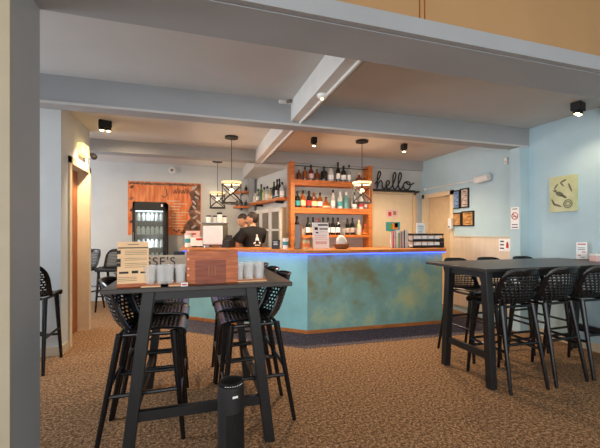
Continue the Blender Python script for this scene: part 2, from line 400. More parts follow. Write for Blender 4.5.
# ------------------------------------------------------------------ stools
import numpy as np
def shell_parts():
    prof = [(.236, .712), (.228, .74), (.17, .748), (.08, .742), (-.02, .736), (-.11, .738), (-.18, .757), (-.222, .80), (-.252, .87), (-.28, .95), (-.305, 1.03), (-.318, 1.075)]
    hw = [.185, .195, .203, .208, .212, .216, .22, .224, .226, .224, .214, .198]
    P = [Vector(p) for p in spline([(y, z, w) for (y, z), w in zip(prof, hw)], 8)]
    L = [0]
    for i in range(1, len(P)): L.append(L[-1]+(P[i].xy-P[i-1].xy).length)
    NR = 54; NC = 40
    rows = []
    for k in range(NR+1):
        s = L[-1]*k/NR
        y = np.interp(s, L, [p.x for p in P]); z = np.interp(s, L, [p.y for p in P]); w = np.interp(s, L, [p.z for p in P])
        rows.append((s/L[-1], y, z, w))
    grid = []
    for f, y, z, w in rows:
        r = []
        bk = min(1, max(0, (f-.42)/.2)); bk = bk*bk*(3-2*bk)
        for i in range(NC+1):
            a = -1+2*i/NC; a2 = a*a
            topr = max(0, (f-.8)/.2)
            r.append((a*w*(1-.05*bk*a2), y+bk*(.10*a2), z+(1-bk)*(.028*a2*a2*min(1, f*4))-topr*.055*a2**3))
        grid.append(r)
    split = 28
    def part(k0, k1):
        mb = MB(); vs = [v for k in range(k0, k1+1) for v in grid[k]]; fs = []
        for k in range(k0, k1):
            for i in range(NC):
                hole = False
                if 5 <= k < NR-4 and 3 <= i < NC-3 and not (split-1 <= k <= split):
                    hole = k % 2 == 1 and (i+(k//2)) % 3 != 0
                if not hole:
                    o = (k-k0)*(NC+1)+i; fs.append((o, o+1, o+NC+2, o+NC+1))
        return mb.add(vs, fs)
    rim = [Vector(grid[k][0]) for k in range(split, NR+1)]+[Vector(g) for g in grid[NR][1:-1]]+[Vector(grid[k][NC]) for k in range(NR, split-1, -1)]
    srim = [Vector(grid[k][0]) for k in range(split, -1, -1)]+[Vector(g) for g in grid[0][1:-1]]+[Vector(grid[k][NC]) for k in range(0, split+1)]
    return part(0, split), part(split, NR), rim, srim
def make_stool(label, group):
    t = thing('bar_stool', label, 'bar stool', group=group)
    s, b, rim, srim = shell_parts()
    so = s.build('seat', 'stool', t, smooth=True, solid=.008)
    MB().tube(srim, .009, 6).build('seat_edge', 'stool', so, smooth=True)
    bo = b.build('backrest', 'stool', t, smooth=True, solid=.008)
    MB().tube(rim, .009, 6).build('back_edge', 'stool', bo, smooth=True)
    top = [(-.165, .16), (.165, .16), (.175, -.17), (-.175, -.17)]; bot = [(-.19, .225), (.19, .225), (.205, -.30), (-.205, -.30)]
    def at(i, z): k = 1-z/.725; return Vector((top[i][0]+(bot[i][0]-top[i][0])*k, top[i][1]+(bot[i][1]-top[i][1])*k, z))
    for i in range(4):
        MB().tube([at(i, .735), at(i, .6), at(i, .3), at(i, .0)], [.024, .022, .018, .015], 10).build('leg', 'stool', t, smooth=True)
    for i, j, z in ((0, 1, .27), (1, 2, .34), (2, 3, .40), (3, 0, .34)):
        p, q = at(i, z), at(j, z); m_ = (p+q)/2
        MB().tube([p, p.lerp(q, .12), q.lerp(p, .12), q], .0135, 8).build('footrest', 'stool', t, smooth=True)
    MB().tube(spline([at(3, .725), at(0, .715), at(1, .715), at(2, .725)], 1), .013, 8).tube([at(2, .725), at(3, .725)], .013, 8).build('seat_frame', 'stool', t, smooth=True)
    return t
G1 = 'stools down the sides of the small table'; G2 = 'stools along the long table by the wall'; G3 = 'stools standing at the side of the room'
st0 = make_stool('black bar stool at the heater end of the small table, menu card side', G1)
LX, RX = -.30, .41
ys = (2.66, 3.08, 3.50)
st0.location = (LX, ys[0], 0); st0.rotation_euler = (0, 0, -PI/2)
copy_tree(st0, (LX+.01, ys[1], 0), -PI/2, 'middle black bar stool on the menu card side of the small table', G1)
copy_tree(st0, (LX, ys[2], 0), -PI/2, 'black bar stool, last of three on menu card side of the small table', G1)
copy_tree(st0, (RX, ys[0]+.02, 0), PI/2, 'black bar stool directly behind the tower heater, on the tumbler side of the table', G1)
copy_tree(st0, (RX, ys[1], 0), PI/2, 'middle black bar stool on the tumbler side of the small table', G1)
copy_tree(st0, (RX-.01, ys[2], 0), PI/2, 'black bar stool, last of three towards the bar on the tumbler side', G1)
for i, (x, lab) in enumerate(((2.84, 'black bar stool with its back to us, at the free end of the long table'),
                              (3.33, 'middle black bar stool with its back to us at the long table'),
                              (3.84, 'black bar stool with its back to us, at the condiment box end'))):
    copy_tree(st0, (x-.03, 2.60, 0), (-.03, .04, -.02)[i], lab, G2)
for i, (x, lab) in enumerate(((3.02, 'black bar stool facing us at the free end of the long table'),
                              (3.50, 'middle black bar stool facing us across the long table'),
                              (4.08, 'black bar stool facing us below the pilaster, beside the blue wall'))):
    copy_tree(st0, (x, 3.20, 0), PI+(.03, -.04, .02)[i], lab, G2)
copy_tree(st0, (-1.62, 4.24, 0), 0, 'black bar stool in the corner beside the brown door, half hidden by the pillar', G3)
copy_tree(st0, (-1.93, 7.0, 0), 2.6, 'black bar stool beyond the brown door, next to the white back wall corner', G3)
copy_tree(st0, (-1.42, 6.95, 0), 2.9, 'black bar stool standing in front of the back wall, partly behind the menu card', G3)

# ------------------------------------------------------------------ tables
def table(name, label, x0, x1, y0, y1, h, lx, ly, sx, sy):
    t = thing(name, label, 'table', ((x0+x1)/2, (y0+y1)/2, 0)); cx, cy = t.location.x, t.location.y
    B(x0-cx, x1-cx, y0-cy, y1-cy, h-.028, h).build('tabletop', 'table', t, bevel=.004)
    X = (lx[0]-cx, lx[1]-cx); Y = (ly[0]-cy, ly[1]-cy); w = .07
    ap = MB()
    for y in Y: ap.box(X[0], X[1], y-.015, y+.015, h-.09, h-.028)
    for x in X: ap.box(x-.015, x+.015, Y[0], Y[1], h-.09, h-.028)
    ap.build('apron', 'tableleg', t)
    for i, x in enumerate(X):
        for j, y in enumerate(Y):
            e = (x+(-sx if i == 0 else sx), y+(-sy if j == 0 else sy))
            MB().beam4((e[0], e[1], 0), (x, y, h-.028), w*.95, w, w*.95, w).build('leg', 'tableleg', t, bevel=.004)
    z = .28; k = 1-z/h
    ex = [X[0]-sx*k, X[1]+sx*k]; ey = [Y[0]-sy*k, Y[1]+sy*k]
    for x in ex: B(x-.018, x+.018, ey[0], ey[1], z-.03, z+.03).build('rail', 'tableleg', t)
    return t, ex, ey
TZ = 1.07
tb, ex, ey = table('bar_table', 'square black high table with menus and tumblers, by the tower heater', -.517, .618, 2.20, 3.46, TZ, (-.27, .355), (2.31, 3.34), .125, .02)
cx, cy = tb.location.x, tb.location.y
B(ex[0], ex[1], ey[0]-.018, ey[0]+.018, .25, .31).build('rail', 'tableleg', tb)
table('bar_table', 'long black high table with its end against the pale blue wall', 2.46, 4.46, 2.44, 3.27, TZ, (2.535, 4.38), (2.51, 2.98), .0, .06)

# ------------------------------------------------------------------ things on the small table
def menu_card():
    p = onY(133, 280, 2.255); w = .17; h = .272
    t = thing('menu_card', 'kraft paper menu card standing upright on the small black table', 'menu', (p[0], 2.255, TZ), .08)
    R = Matrix.Rotation(-.10, 3, 'X')
    MB().cbox((0, .015, h/2), (w, .004, h), R).build('card', 'kraft', t)
    MB().cbox((0, .03, .012), (w*1.02, .07, .022)).build('stand', 'boardwood', t, bevel=.003)
    pr = MB()
    def at(x, z, dx, dz, r=None): pr.cbox(Vector((0, .015, h/2)) + R @ Vector((x, -.003, z-h/2)), (dx, .002, dz), R)
    at(0, .235, .165, .006); at(0, .255, .06, .003)
    for z in (.21, .16, .135): at(-.078, z, .022, .022)
    for z in (.216, .206, .196, .172, .162, .142, .132, .12): at(.015, z, .12, .0018)
    for z in (.06, .05, .04): at(-.03, z, .1, .0018)
    at(-.05, .088, .05, .012); at(.01, .09, .035, .016); at(.055, .086, .03, .01)
    at(.0, .018, .16, .006)
    pr.build('print', 'ink', t)
menu_card()

def tumbler(loc, label, group):
    t = MB()
    n = 16; ro, ri = .031, .027
    t.lathe([(.026, 0), (.027, .004), (.029, .05), (.033, .112), (.0305, .112), (.027, .05), (.0235, .012), (.001, .010)], n=n)
    o = t.build('glass_tumbler', 'glass', None, smooth=True); o.location = loc
    return tag(o, label, 'glass', group)
gl0 = None
def glass_rows(x0, y0, nx, ny, where, group, rz=0):
    global gl0
    for j in range(ny):
        for i in range(nx):
            lab = 'clear glass tumbler, %s from the menu card, %s row, %s' % (ORD[i], ('front', 'rear')[j], where)
            loc = (x0+i*.0695, y0+j*.0705, TZ+.012)
            if gl0 is None: gl0 = tumbler(loc, lab, group)
            else:
                c = gl0.copy(); LINK(c); c.location = loc; c['label'] = lab; c['group'] = group
def tray(x0, x1, y0, y1, label):
    t = thing('coaster_tray', label, 'tray', ((x0+x1)/2, (y0+y1)/2, TZ)); a, b = (x1-x0)/2, (y1-y0)/2
    B(-a, a, -b, b, 0, .006).build('base', 'kraft', t)
    MB().box(-a, a, -b, -b+.005, .006, .014).box(-a, a, b-.005, b, .006, .014).box(-a, -a+.005, -b, b, .006, .014).box(a-.005, a, -b, b, .006, .014).build('rim', 'boardwood', t)
def grp(px, y, nx, ny, where, tl, group):
    x = onY(px, 280, y)[0]; a = x-(nx-1)*.0695/2
    tray(a-.042, a+(nx-1)*.0695+.042, y-.04, y+(ny-1)*.0705+.04, tl)
    glass_rows(a, y, nx, ny, where, group)
grp(155.5, 2.275, 2, 2, 'on tray beside the menu card', 'small tray of tumblers beside the kraft menu card', 'tumblers by the menu card')
grp(174.5, 2.275, 2, 2, 'on tray beside the wooden board', 'small tray of tumblers between menu card tray and wooden board', 'tumblers by the wooden board')
grp(249.5, 2.33, 3, 2, 'on tray past the wooden board', 'tray of tumblers on the bar side of the wooden board', 'tumblers past the wooden board')

p = onY(155, 262, 2.86)
t = thing('name_plank', 'pale wooden name plank with cut letters behind the tumblers', 'sign', (p[0], 2.86, TZ), -.03)
B(-.235, .235, -.012, .012, .05, .15).build('plank', 'plank', t, bevel=.003)
for x in (-.18, .18): B(x-.02, x+.02, -.03, .03, 0, .05).build('foot', 'boardwood', t)
text('lettering', "JESSE'S", .092, 'ink', t, (0, -.0135, .10), (PI/2, 0, 0))

p = onY(212.5, 280, 2.30)
t = thing('menu_board', 'red-brown wooden menu box with a darker inset panel, centre of the small table', 'menu board', (p[0], 2.30, TZ), .04)
B(-.160, .160, -.025, .03, .0, .212).build('board', 'boardwood', t, bevel=.004)
B(-.108, .082, -.029, -.02, .0, .15).build('inset_panel', 'panelwood', t)
MB().box(-.03, -.02, -.031, -.027, .05, .11).box(-.01, 0, -.031, -.027, .05, .11).box(.01, .02, -.031, -.027, .05, .11).build('mark', 'doorbrown', t)
for z in (.06, .10, .16, .215):
    MB().tube([(-.15, -.028, z), (-.15, -.022, z)], .006, 10).build('stud', 'kraft', t)
p = onY(181, 262, 3.0)
t = thing('card_holder', 'dark navy and white card holder behind the name plank', 'card holder', (p[0], 3.0, TZ))
B(-.055, .03, -.02, .02, 0, .17).build('holder', 'navy', t); B(.03, .06, -.02, .02, 0, .16).build('card', 'paper', t)
p = onY(184.5, 283, 2.23)
t = thing('sachet_box', 'tiny white sachet box at the foot of the wooden menu box', 'box', (p[0]-.0, 2.222, TZ)); B(-.02, .02, -.012, .012, 0, .022).build('box', 'paper', t); B(-.014, .014, -.013, -.011, .006, .014).build('print', 'red', t)

# tower heater on the carpet
p = onY(231, 420, 2.02)
t = thing('tower_heater', 'slim black tower heater standing on the carpet in front of the small table', 'heater', (p[0], 2.02, 0), .25)
MB().lathe([(.1, 0), (.1, .012), (.085, .022)], n=32).build('base', 'black', t, smooth=True)
MB().lathe([(.072, .02), (.076, .05), (.076, .50), (.072, .525), (.06, .53)], n=32).build('body', 'blackmatte', t, smooth=True)
g_ = MB()
for i in range(11):
    a = -PI/2+(i-5)*.13; g_.tube([(.077*math.cos(a), .077*math.sin(a), .06), (.077*math.cos(a), .077*math.sin(a), .38)], .0028, 6)
g_.build('grille', 'black', t)
MB().lathe([(.06, .525), (.064, .548), (.05, .552)], n=32).build('control_ring', 'black', t, smooth=True)
for i in range(9):
    a = -PI/2+(i-4)*.2; MB().ball((.066*math.cos(a), .066*math.sin(a), .533), .0042, 8, 6).build('button', 'chrome', t)
B(-.018, .012, -.0785, -.0755, .472, .484).build('badge', 'paper', t)

# ------------------------------------------------------------------ things on the long table
t = thing('table_sign', 'white table card standing on the long table near the blue wall', 'sign', (4.37, 2.93, TZ), -.55)
B(-.055, .055, -.002, .002, .012, .21).build('card', 'paper', t); B(-.06, .06, -.03, .03, 0, .012).build('stand', 'chrome', t)
MB().box(-.04, .04, -.004, -.002, .18, .192).box(-.04, -.01, -.004, -.002, .05, .06).box(.0, .04, -.004, -.002, .09, .1).build('print', 'red', t)
MB().box(-.04, .03, -.004, -.002, .14, .146).box(-.04, .035, -.004, -.002, .12, .126).box(-.02, .03, -.004, -.002, .03, .036).build('small_print', 'ink', t)
t = thing('condiment_box', 'pinkish condiment box with white lid beside the table card', 'box', (4.33, 2.72, TZ), -.4)
B(-.07, .07, -.05, .05, 0, .065).build('box', 'pink', t, bevel=.004); B(-.072, .072, -.052, .052, .065, .085).build('lid', 'paper', t, bevel=.004)

# ------------------------------------------------------------------ right wall fittings
def wall_thing(name, label, cat, px0, py0, px1, py1, X=XR, group=None):
    p0 = onX(px0, py0, X); p1 = onX(px1, py1, X)
    y0, y1 = sorted((p0[1], p1[1])); z0, z1 = sorted((p0[2], p1[2]))
    t = thing(name, label, cat, (X, (y0+y1)/2, (z0+z1)/2), 0, group); return t, (y1-y0)/2, (z1-z0)/2
t, a, c = wall_thing('canvas_print', 'yellow-green canvas with a grey bird print on the blue wall', 'picture', 552, 178, 578, 211)
B(-.045, 0, -a, a, -c, c).build('canvas', 'canvas', t)
def leafy(pts, x=-.047): return [(x, y, z) for y, z in pts]
def flat(name, polys, m, parent, x0=-.047, x1=-.045, bl=False):
    mb = MB()
    for pl in polys:
        n = len(pl); mb.add([(x0, y, z) for y, z in pl]+[(x1, y, z) for y, z in pl], [tuple(range(n)), tuple(range(2*n-1, n-1, -1))]+[(i, (i+1) % n, n+(i+1) % n, n+i) for i in range(n)])
    return mb.build(name, m, parent)
def ell(cy, cz, ry, rz, rot=0, n=14):
    return [(cy+ry*math.cos(2*PI*i/n)*math.cos(rot)-rz*math.sin(2*PI*i/n)*math.sin(rot), cz+ry*math.cos(2*PI*i/n)*math.sin(rot)+rz*math.sin(2*PI*i/n)*math.cos(rot)) for i in range(n)]
# seen from the room +Y runs to the viewer's left
flat('bird', [ell(.03, .0, .055, .028, .5), ell(-.025, -.035, .04, .016, .6), ell(.085, .045, .02, .018), [(.10, .05), (.14, .065), (.10, .04)], ell(.075, .10, .045, .01, -.9)], 'bird', t)
flat('leaf', [ell(-.10, .07, .06, .012, 1.2), ell(.06, -.14, .06, .012, .4), ell(-.02, .16, .04, .012, -.4), ell(.11, -.1, .05, .012, 1.1), ell(.0, .12, .04, .01, .9)], 'bird', t)
MB().tube([(-.048, -.075+.05*math.cos(i*PI/10), -.13+.05*math.sin(i*PI/10)) for i in range(20)], .005, 6, closed=True).tube([(-.048, -.075+.028*math.cos(i*PI/10), -.13+.028*math.sin(i*PI/10)) for i in range(20)], .004, 6, closed=True).build('spiral', 'bird', t)

def frame(label, x0, y0, x1, y1, m, gi):
    t, a, c = wall_thing('picture_frame', label, 'picture', x0, y0, x1, y1, group='four small black frames beside the cream doorway')
    f = MB(); w = .02
    f.box(-.025, 0, -a, a, -c, -c+w).box(-.025, 0, -a, a, c-w, c).box(-.025, 0, -a, -a+w, -c, c).box(-.025, 0, a-w, a, -c, c)
    f.build('frame', 'black', t); B(-.012, -.002, -a+w, a-w, -c+w, c-w).build('print', m, t)
    d_ = MB()
    for k in range(4): z = -c+w+(2*c-2*w)*(k+.5)/4; d_.box(-.0135, -.012, -a*.55+.02*(k%2), a*.4-.02*(k%3), z-.004, z+.006)
    d_.build('print_detail', gi, t)
frame('tall narrow black frame holding a blue print beside the cream doorway', 453.5, 191, 460.5, 208.5, 'frameblue', 'navy')
frame('tall black frame with pale sketches, beside the blue print', 461, 189, 469.5, 207.5, 'framepale', 'ink')
frame('small black frame with a warm scene, under the blue print', 453.5, 213, 462, 226, 'framewarm', 'grayink')
frame('wide black frame with an amber interior scene, under the pale sketches', 462.5, 211.5, 474.5, 226, 'framewarm', 'ink')

# no smoking sign on the pilaster, facing the room
XPF = 4.33
t, a, c = wall_thing('no_smoking_sign', 'white no smoking sign with red ring on the blue pilaster', 'sign', 511, 207.5, 519.2, 229, XPF)
B(-.004, 0, -a, a, -c, c).build('plate', 'paper', t)
rr = a*.72
MB().tube([(-.005, rr*math.cos(i*PI/12), .03+rr*math.sin(i*PI/12)) for i in range(24)], .006, 6, closed=True).tube([(-.005, rr*.7, .03+rr*.7), (-.005, -rr*.7, .03-rr*.7)], .005, 6).build('prohibition_ring', 'red', t)
flat('cigarette', [[(-.03, .02), (.025, .02), (.025, .03), (-.03, .03)], [(.0, .035), (.01, .05), (.02, .045), (.012, .035)]], 'ink', t, -.006, -.004)
flat('lettering', [[(-a*.7, -c*.62), (a*.7, -c*.62), (a*.7, -c*.55), (-a*.7, -c*.55)], [(-a*.6, c*.8), (a*.6, c*.8), (a*.6, c*.87), (-a*.6, c*.87)], [(-a*.75, -c*.88), (a*.75, -c*.88), (a*.75, -c*.8), (-a*.75, -c*.8)]], 'ink', t, -.006, -.004)
t, a, c = wall_thing('paper_notice', 'white paper notice with three dark lines beside the pilaster', 'notice', 499, 238.5, 510.5, 251.5, XR-.02)
B(-.003, 0, -a, a, -c, c).build('sheet', 'paper', t)
flat('lettering', [[(a*.1, z-c*.1), (a*.75, z-c*.1), (a*.75, z+c*.1), (a*.1, z+c*.1)] for z in (c*.55, 0, -c*.55)], 'navy', t, -.005, -.003)
flat('red_figure', [[(-a*.7, -c*.5), (-a*.3, -c*.5), (-a*.3, c*.2), (-a*.7, c*.2)], ell(-a*.5, c*.33, a*.16, c*.16)], 'red', t, -.005, -.003)
p = onX(507, 161, XR)
t = thing('door_sensor', 'small white sensor high on the wall beside the pilaster', 'sensor', p); B(-.03, 0, -.025, .025, -.05, .05).build('housing', 'white', t, bevel=.006); B(-.033, -.028, -.012, .012, -.03, .0).build('lens', 'framepale', t)

# white wall projector lamp with its conduit
p0 = onX(426, 189.5, XR); p1 = onX(480, 179.5, XR)
t = thing('wall_conduit', 'thin white conduit running above the cream doorway', 'conduit', p0)
q = [Vector(x)-Vector(p0)+Vector((-.015, 0, 0)) for x in (p0, p1)]
MB().tube(q, .011, 8).build('pipe', 'white', t, smooth=True); MB().ball(q[0], .03).build('junction', 'white', t, smooth=True)
p = onX(486, 179, XR)
t = thing('wall_camera', 'white cylindrical camera on a bracket high on the blue wall', 'camera', p, .12)
MB().tube([(0, 0, 0), (-.06, .0, -.0)], .035, 12).build('bracket', 'chrome', t, smooth=True)
MB().tube([(-.09, -.12, .012), (-.08, .12, -.014)], .058, 16).build('housing', 'white', t, smooth=True)
MB().tube([(-.079, .119, -.014), (-.078, .128, -.015)], .046, 16).build('lens', 'screen', t, smooth=True)
p = onX(450.5, 224, XR)
t = thing('wall_dispenser', 'small white dispenser on the cream door frame', 'dispenser', (XR-.03, 5.19, p[2])); B(-.06, 0, -.04, .04, -.1, .1).build('housing', 'white', t, bevel=.015); B(-.062, -.058, -.02, .02, -.07, -.04).build('outlet', 'screen', t)

# ------------------------------------------------------------------ bottle shelves on the partition
YS = 5.86
su = thing('bottle_shelf', 'tall timber shelving with bottles on the wall behind the bar', 'shelf', (2.51, YP, 0))
def sx(x): return x-2.51
B(sx(1.615), sx(1.685), YS-YP, -.001, .95, 2.65).build('post', 'shelfwood', su); B(sx(3.14), sx(3.22), YS-YP, -.001, .95, 2.65).build('post', 'shelfwood', su)
for z0, z1 in ((2.235, 2.335), (1.735, 1.835), (1.30, 1.345), (.95, 1.0)):
    B(sx(1.685), sx(3.14), YS-YP, -.001, z0, z1).build('shelf_board', 'shelfwood', su)
MB().tube([(sx(1.685), YS-YP+.02, 2.58), (sx(3.14), YS-YP+.02, 2.58)], .008, 8).build('top_rail', 'ink', su)

bottle_cache = {}
SHAPES = {
 'spirit': ([(.037, 0), (.039, .01), (.039, .16), (.033, .185), (.016, .205), (.0135, .25), (.015, .252), (.015, .26)], .29),
 'wine': ([(.036, 0), (.038, .008), (.038, .19), (.03, .22), (.016, .245), (.0145, .30), (.0155, .302), (.0155, .31)], .33),
 'square': ([(.042, 0), (.044, .01), (.044, .13), (.036, .155), (.018, .165), (.0165, .20), (.018, .202), (.018, .21)], .24),
 'tall': ([(.033, 0), (.035, .008), (.035, .20), (.026, .235), (.014, .26), (.0125, .32), (.014, .322), (.014, .335)], .36),
 'globe': ([(.03, 0), (.05, .02), (.058, .05), (.05, .08), (.022, .105), (.016, .15), (.017, .16)], .19),
}
def bottle(loc, shape, col, lab_m, cap_m, label, group, rz=0, s=1.0):
    key = (shape, col, lab_m, cap_m)
    if key in bottle_cache:
        o = copy_tree(bottle_cache[key], loc, rz, label, group); o.scale = (s*1.18, s*1.18, s*1.03); return o
    t = thing('bottle', label, 'bottle', loc, rz, group); t.scale = (s*1.18, s*1.18, s*1.03)
    pr, h = SHAPES[shape]
    MB().lathe(pr, n=14).build('body', BOT[col], t, smooth=True)
    top = pr[-1][1]; MB().lathe([(.0165, top-.03), (.0165, top+.018), (.014, top+.022)], n=12).build('cap', cap_m, t, smooth=True)
    if lab_m:
        r = pr[2][0]+.0006; z0, z1 = pr[2][1]*.25, pr[2][1]*.75
        MB().lathe([(r, z0), (r, z1)], n=14, cap=False).build('label_wrap', lab_m, t, smooth=True)
    bottle_cache[key] = t
    return t
def row(lst, y, z, where, group):
    for i, (px, shape, col, lm, cm, s, desc) in enumerate(lst):
        x = onY(px, 200, y)[0]
        bottle((x, y, z), shape, col, lm, cm, '%s, %s from the white wall side, %s' % (desc, ORD[i], where), group, random.uniform(-1, 1), s)
row([(299, 'square', 'rust', None, 'wood', .8, 'squat rust bottle'), (305, 'spirit', 'amber', None, 'ink', .85, 'amber bottle'), (311, 'spirit', 'red', 'pink', 'ink', 1.0, 'red bottle with pink label'),
     (317, 'square', 'rust', None, 'ink', .9, 'brown bottle'), (324, 'square', 'dark', None, 'ink', 1.15, 'squat black bottle'), (330.5, 'square', 'clear', 'paper', 'ink', 1.15, 'clear white-labelled bottle'),
     (338, 'tall', 'dark', 'paper', 'ink', 1.0, 'tall black bottle with white label'), (343.5, 'spirit', 'dark', 'paper', 'ink', 1.05, 'black bottle with white label'), (349, 'tall', 'grey', 'paper', 'ink', .9, 'pale tall bottle'),
     (359, 'globe', 'rust', None, 'kraft', 1.0, 'round brown bottle'), (365, 'globe', 'amber', None, 'wood', .8, 'small round amber bottle')],
    5.96, 2.335, 'top shelf', 'bottles on the top shelf')
row([(297.5, 'spirit', 'darkgreen', 'teal', 'ink', 1.05, 'dark green bottle'), (303, 'spirit', 'amber', 'kraft', 'ink', 1.1, 'amber bottle with tan label'), (309, 'spirit', 'dark', 'red', 'ink', 1.1, 'dark bottle with red label'),
     (314, 'square', 'rust', 'kraft', 'wood', 1.25, 'stout rust bottle with tan label'), (320, 'spirit', 'amber', 'paper', 'ink', 1.0, 'amber bottle with white label'), (326, 'globe', 'amber', 'kraft', 'ink', 1.15, 'round amber bottle'),
     (333, 'tall', 'clear', 'paper', 'ink', .95, 'tall clear bottle'), (340, 'spirit', 'clear', 'teal', 'paper', 1.1, 'clear bottle with teal label'), (346, 'spirit', 'teal', None, 'paper', 1.1, 'teal glass bottle'),
     (354, 'spirit', 'clear', 'paper', 'ink', 1.1, 'clear bottle with white label'), (361, 'spirit', 'clear', 'red', 'ink', 1.05, 'clear bottle with red label'), (366.5, 'spirit', 'grey', 'paper', 'ink', 1.0, 'grey bottle')],
    5.97, 1.835, 'middle shelf', 'bottles on the middle shelf')
row([(297, 'wine', 'dark', None, 'ink', 1, 'dark wine bottle'), (308, 'wine', 'darkgreen', 'paper', 'ink', .95, 'green wine bottle'), (313, 'wine', 'dark', 'kraft', 'ink', .95, 'dark wine bottle with tan label'),
     (318, 'wine', 'dark', None, 'red', .9, 'dark wine bottle with red cap'), (323, 'wine', 'dark', None, 'ink', .95, 'dark wine bottle'), (328, 'wine', 'darkgreen', 'paper', 'ink', .95, 'green wine bottle'), (333, 'wine', 'dark', 'paper', 'ink', .95, 'dark wine bottle'),
     (338, 'wine', 'dark', 'paper', 'ink', .95, 'dark wine bottle with white label'), (347.5, 'wine', 'dark', 'framepale', 'ink', .9, 'black wine bottle'), (352.5, 'wine', 'dark', 'framepale', 'ink', .95, 'black wine bottle with grey label'),
     (359, 'spirit', 'pale', 'pink', 'kraft', 1, 'pale bottle'), (365, 'globe', 'amber', 'orange', 'red', 1.1, 'round orange bottle')],
    5.97, 1.345, 'lower shelf', 'bottles on the lower shelf')

# sloping-away shelf on the slanting wall
dirn = dv
def sl(d, o): v = Vector((1.69, 6.12))+dirn*d+nv*o; return (v.x, v.y)
t = thing('wall_shelf', 'timber wall shelf on the pale slanting wall behind the staff', 'shelf')
MB().prism([sl(.05, 0), sl(1.62, 0), sl(1.62, -.2), sl(.05, -.2)], 1.99, 2.04).build('shelf_board', 'shelfwood', t)
for d in (.3, 1.3): MB().prism([sl(d, 0), sl(d+.03, 0), sl(d+.03, -.16), sl(d, -.16)], 1.95, 1.99).build('bracket', 'ink', t)
sb = [(.15, 'spirit', 'clear', 'paper', 'ink'), (.26, 'tall', 'dark', None, 'ink'), (.36, 'tall', 'dark', 'paper', 'ink'), (.5, 'wine', 'dark', None, 'ink'), (.66, 'square', 'pale', 'kraft', 'ink'), (.82, 'spirit', 'clear', 'paper', 'ink'),
      (.98, 'spirit', 'pale', None, 'ink'), (1.14, 'tall', 'green', None, 'ink'), (1.3, 'spirit', 'grey', 'paper', 'ink'), (1.45, 'square', 'clear', None, 'ink')]
for i, (d, sh, co, lm, cm) in enumerate(sb):
    x, y = sl(d, -.11)
    bottle((x, y, 2.04), sh, co, lm, cm, '%s bottle, %s from the timber post on the slanting wall shelf' % ({'clear': 'clear', 'dark': 'dark', 'pale': 'pale yellow', 'green': 'green', 'grey': 'grey'}[co], ORD[i]), 'bottles on the slanting wall shelf', 0, 1)
# two small shelves by the column
for k, (y0, z, w, nm) in enumerate(((7.72, 2.31, .30, 'upper'), (7.72, 1.98, .34, 'lower'))):
    t = thing('wall_shelf', '%s of two short timber shelves on the back wall by the column' % nm, 'shelf', (1.0, YB, z))
    B(-w/2, w/2, -.2, 0, -.045, 0).build('shelf_board', 'shelfwood', t); B(-.015, .015, -.15, 0, -.09, -.045).build('bracket', 'ink', t)
    for i in range(3):
        if k == 0 and i != 2: continue
        bottle((1.0-.1+i*.1, YB-.1, z), 'square', ('rust', 'dark', 'dark')[i], None, 'ink', '%s small bottle on the %s short shelf by the column' % (('rust brown', 'black', 'dark')[i] if k else 'lone', nm) if i < 2 or k == 0 else 'small dark bottle at column end of the lower short shelf', 'bottles on the short shelves', 0, .62)

# glazed white cabinet on the slanting wall
t = thing('glass_cabinet', 'white framed glass door cabinet behind the staff', 'cabinet')
zz = (.1, 1.86)
def slab(mb, d0, d1, o0, o1, z0, z1): return mb.prism([sl(d0, o0), sl(d1, o0), sl(d1, o1), sl(d0, o1)], z0, z1)
slab(MB(), .15, 1.55, -.02, -.12, *zz).build('body', 'creamwall', t)
for d in (.15, .62, 1.09):
    dd = MB(); w = .06
    for q in ((d, d+w, zz[0], zz[1]), (d+.46-w, d+.46, zz[0], zz[1])): slab(dd, q[0], q[1], -.12, -.15, q[2], q[3])
    slab(dd, d, d+.46, -.12, -.15, zz[1]-.07, zz[1]); slab(dd, d, d+.46, -.12, -.15, zz[0], zz[0]+.07); slab(dd, d, d+.46, -.12, -.15, 1.42, 1.46)
    do = dd.build('door', 'white', t)
    slab(MB(), d+w, d+.46-w, -.125, -.13, zz[0]+.07, zz[1]-.07).build('pane', 'screen', do)
    slab(MB(), d+.03, d+.05, -.15, -.17, .9, 1.2).build('handle', 'chrome', do)
p = onY(265.5, 219.5, YB)
t = thing('wall_mirror', 'small dark rounded panel with white rim on the back wall behind the staff', 'mirror', (p[0]-.12, YB, p[2]))
B(-.13, .13, -.04, 0, -.16, .16).build('rim', 'white', t, bevel=.02); B(-.105, .105, -.045, -.035, -.135, .135).build('panel', 'screen', t)

# ------------------------------------------------------------------ hello sign
pts = [(0, .55), (.45, 1.25), (.62, 1.8), (.45, 2.0), (.28, 1.5), (.24, .7), (.22, .03), (.36, .6), (.6, .95), (.78, .75), (.8, .3), (.95, .03), (1.2, .2), (1.55, .6), (1.6, .9), (1.4, .97), (1.24, .6), (1.3, .15), (1.6, .03), (1.9, .35),
       (2.28, 1.25), (2.36, 1.8), (2.18, 1.97), (2.03, 1.4), (2.03, .4), (2.2, .03), (2.5, .3), (2.92, 1.25), (3.0, 1.8), (2.82, 1.97), (2.67, 1.4), (2.67, .4), (2.85, .03), (3.1, .2), (3.35, .75), (3.65, .97), (3.4, .85), (3.24, .45), (3.45, .05), (3.85, .1), (4.08, .55), (3.9, .92), (3.65, .97), (3.7, .72), (4.1, .62), (4.5, .85)]
q0 = onY(375.2, 189, 6.03); q1 = onY(414, 189, 6.03); sc_ = (q1[0]-q0[0])/4.5
t = thing('hello_sign', 'black wire hello lettering standing above the cream inner door', 'sign', (q0[0], 6.03, 2.242))
MB().tube([(p.x*sc_, 0, p.y*.17+.008) for p in spline([(x, y, 0) for x, y in pts], 6)], .0135, 8).build('lettering', 'ink', t, smooth=True)
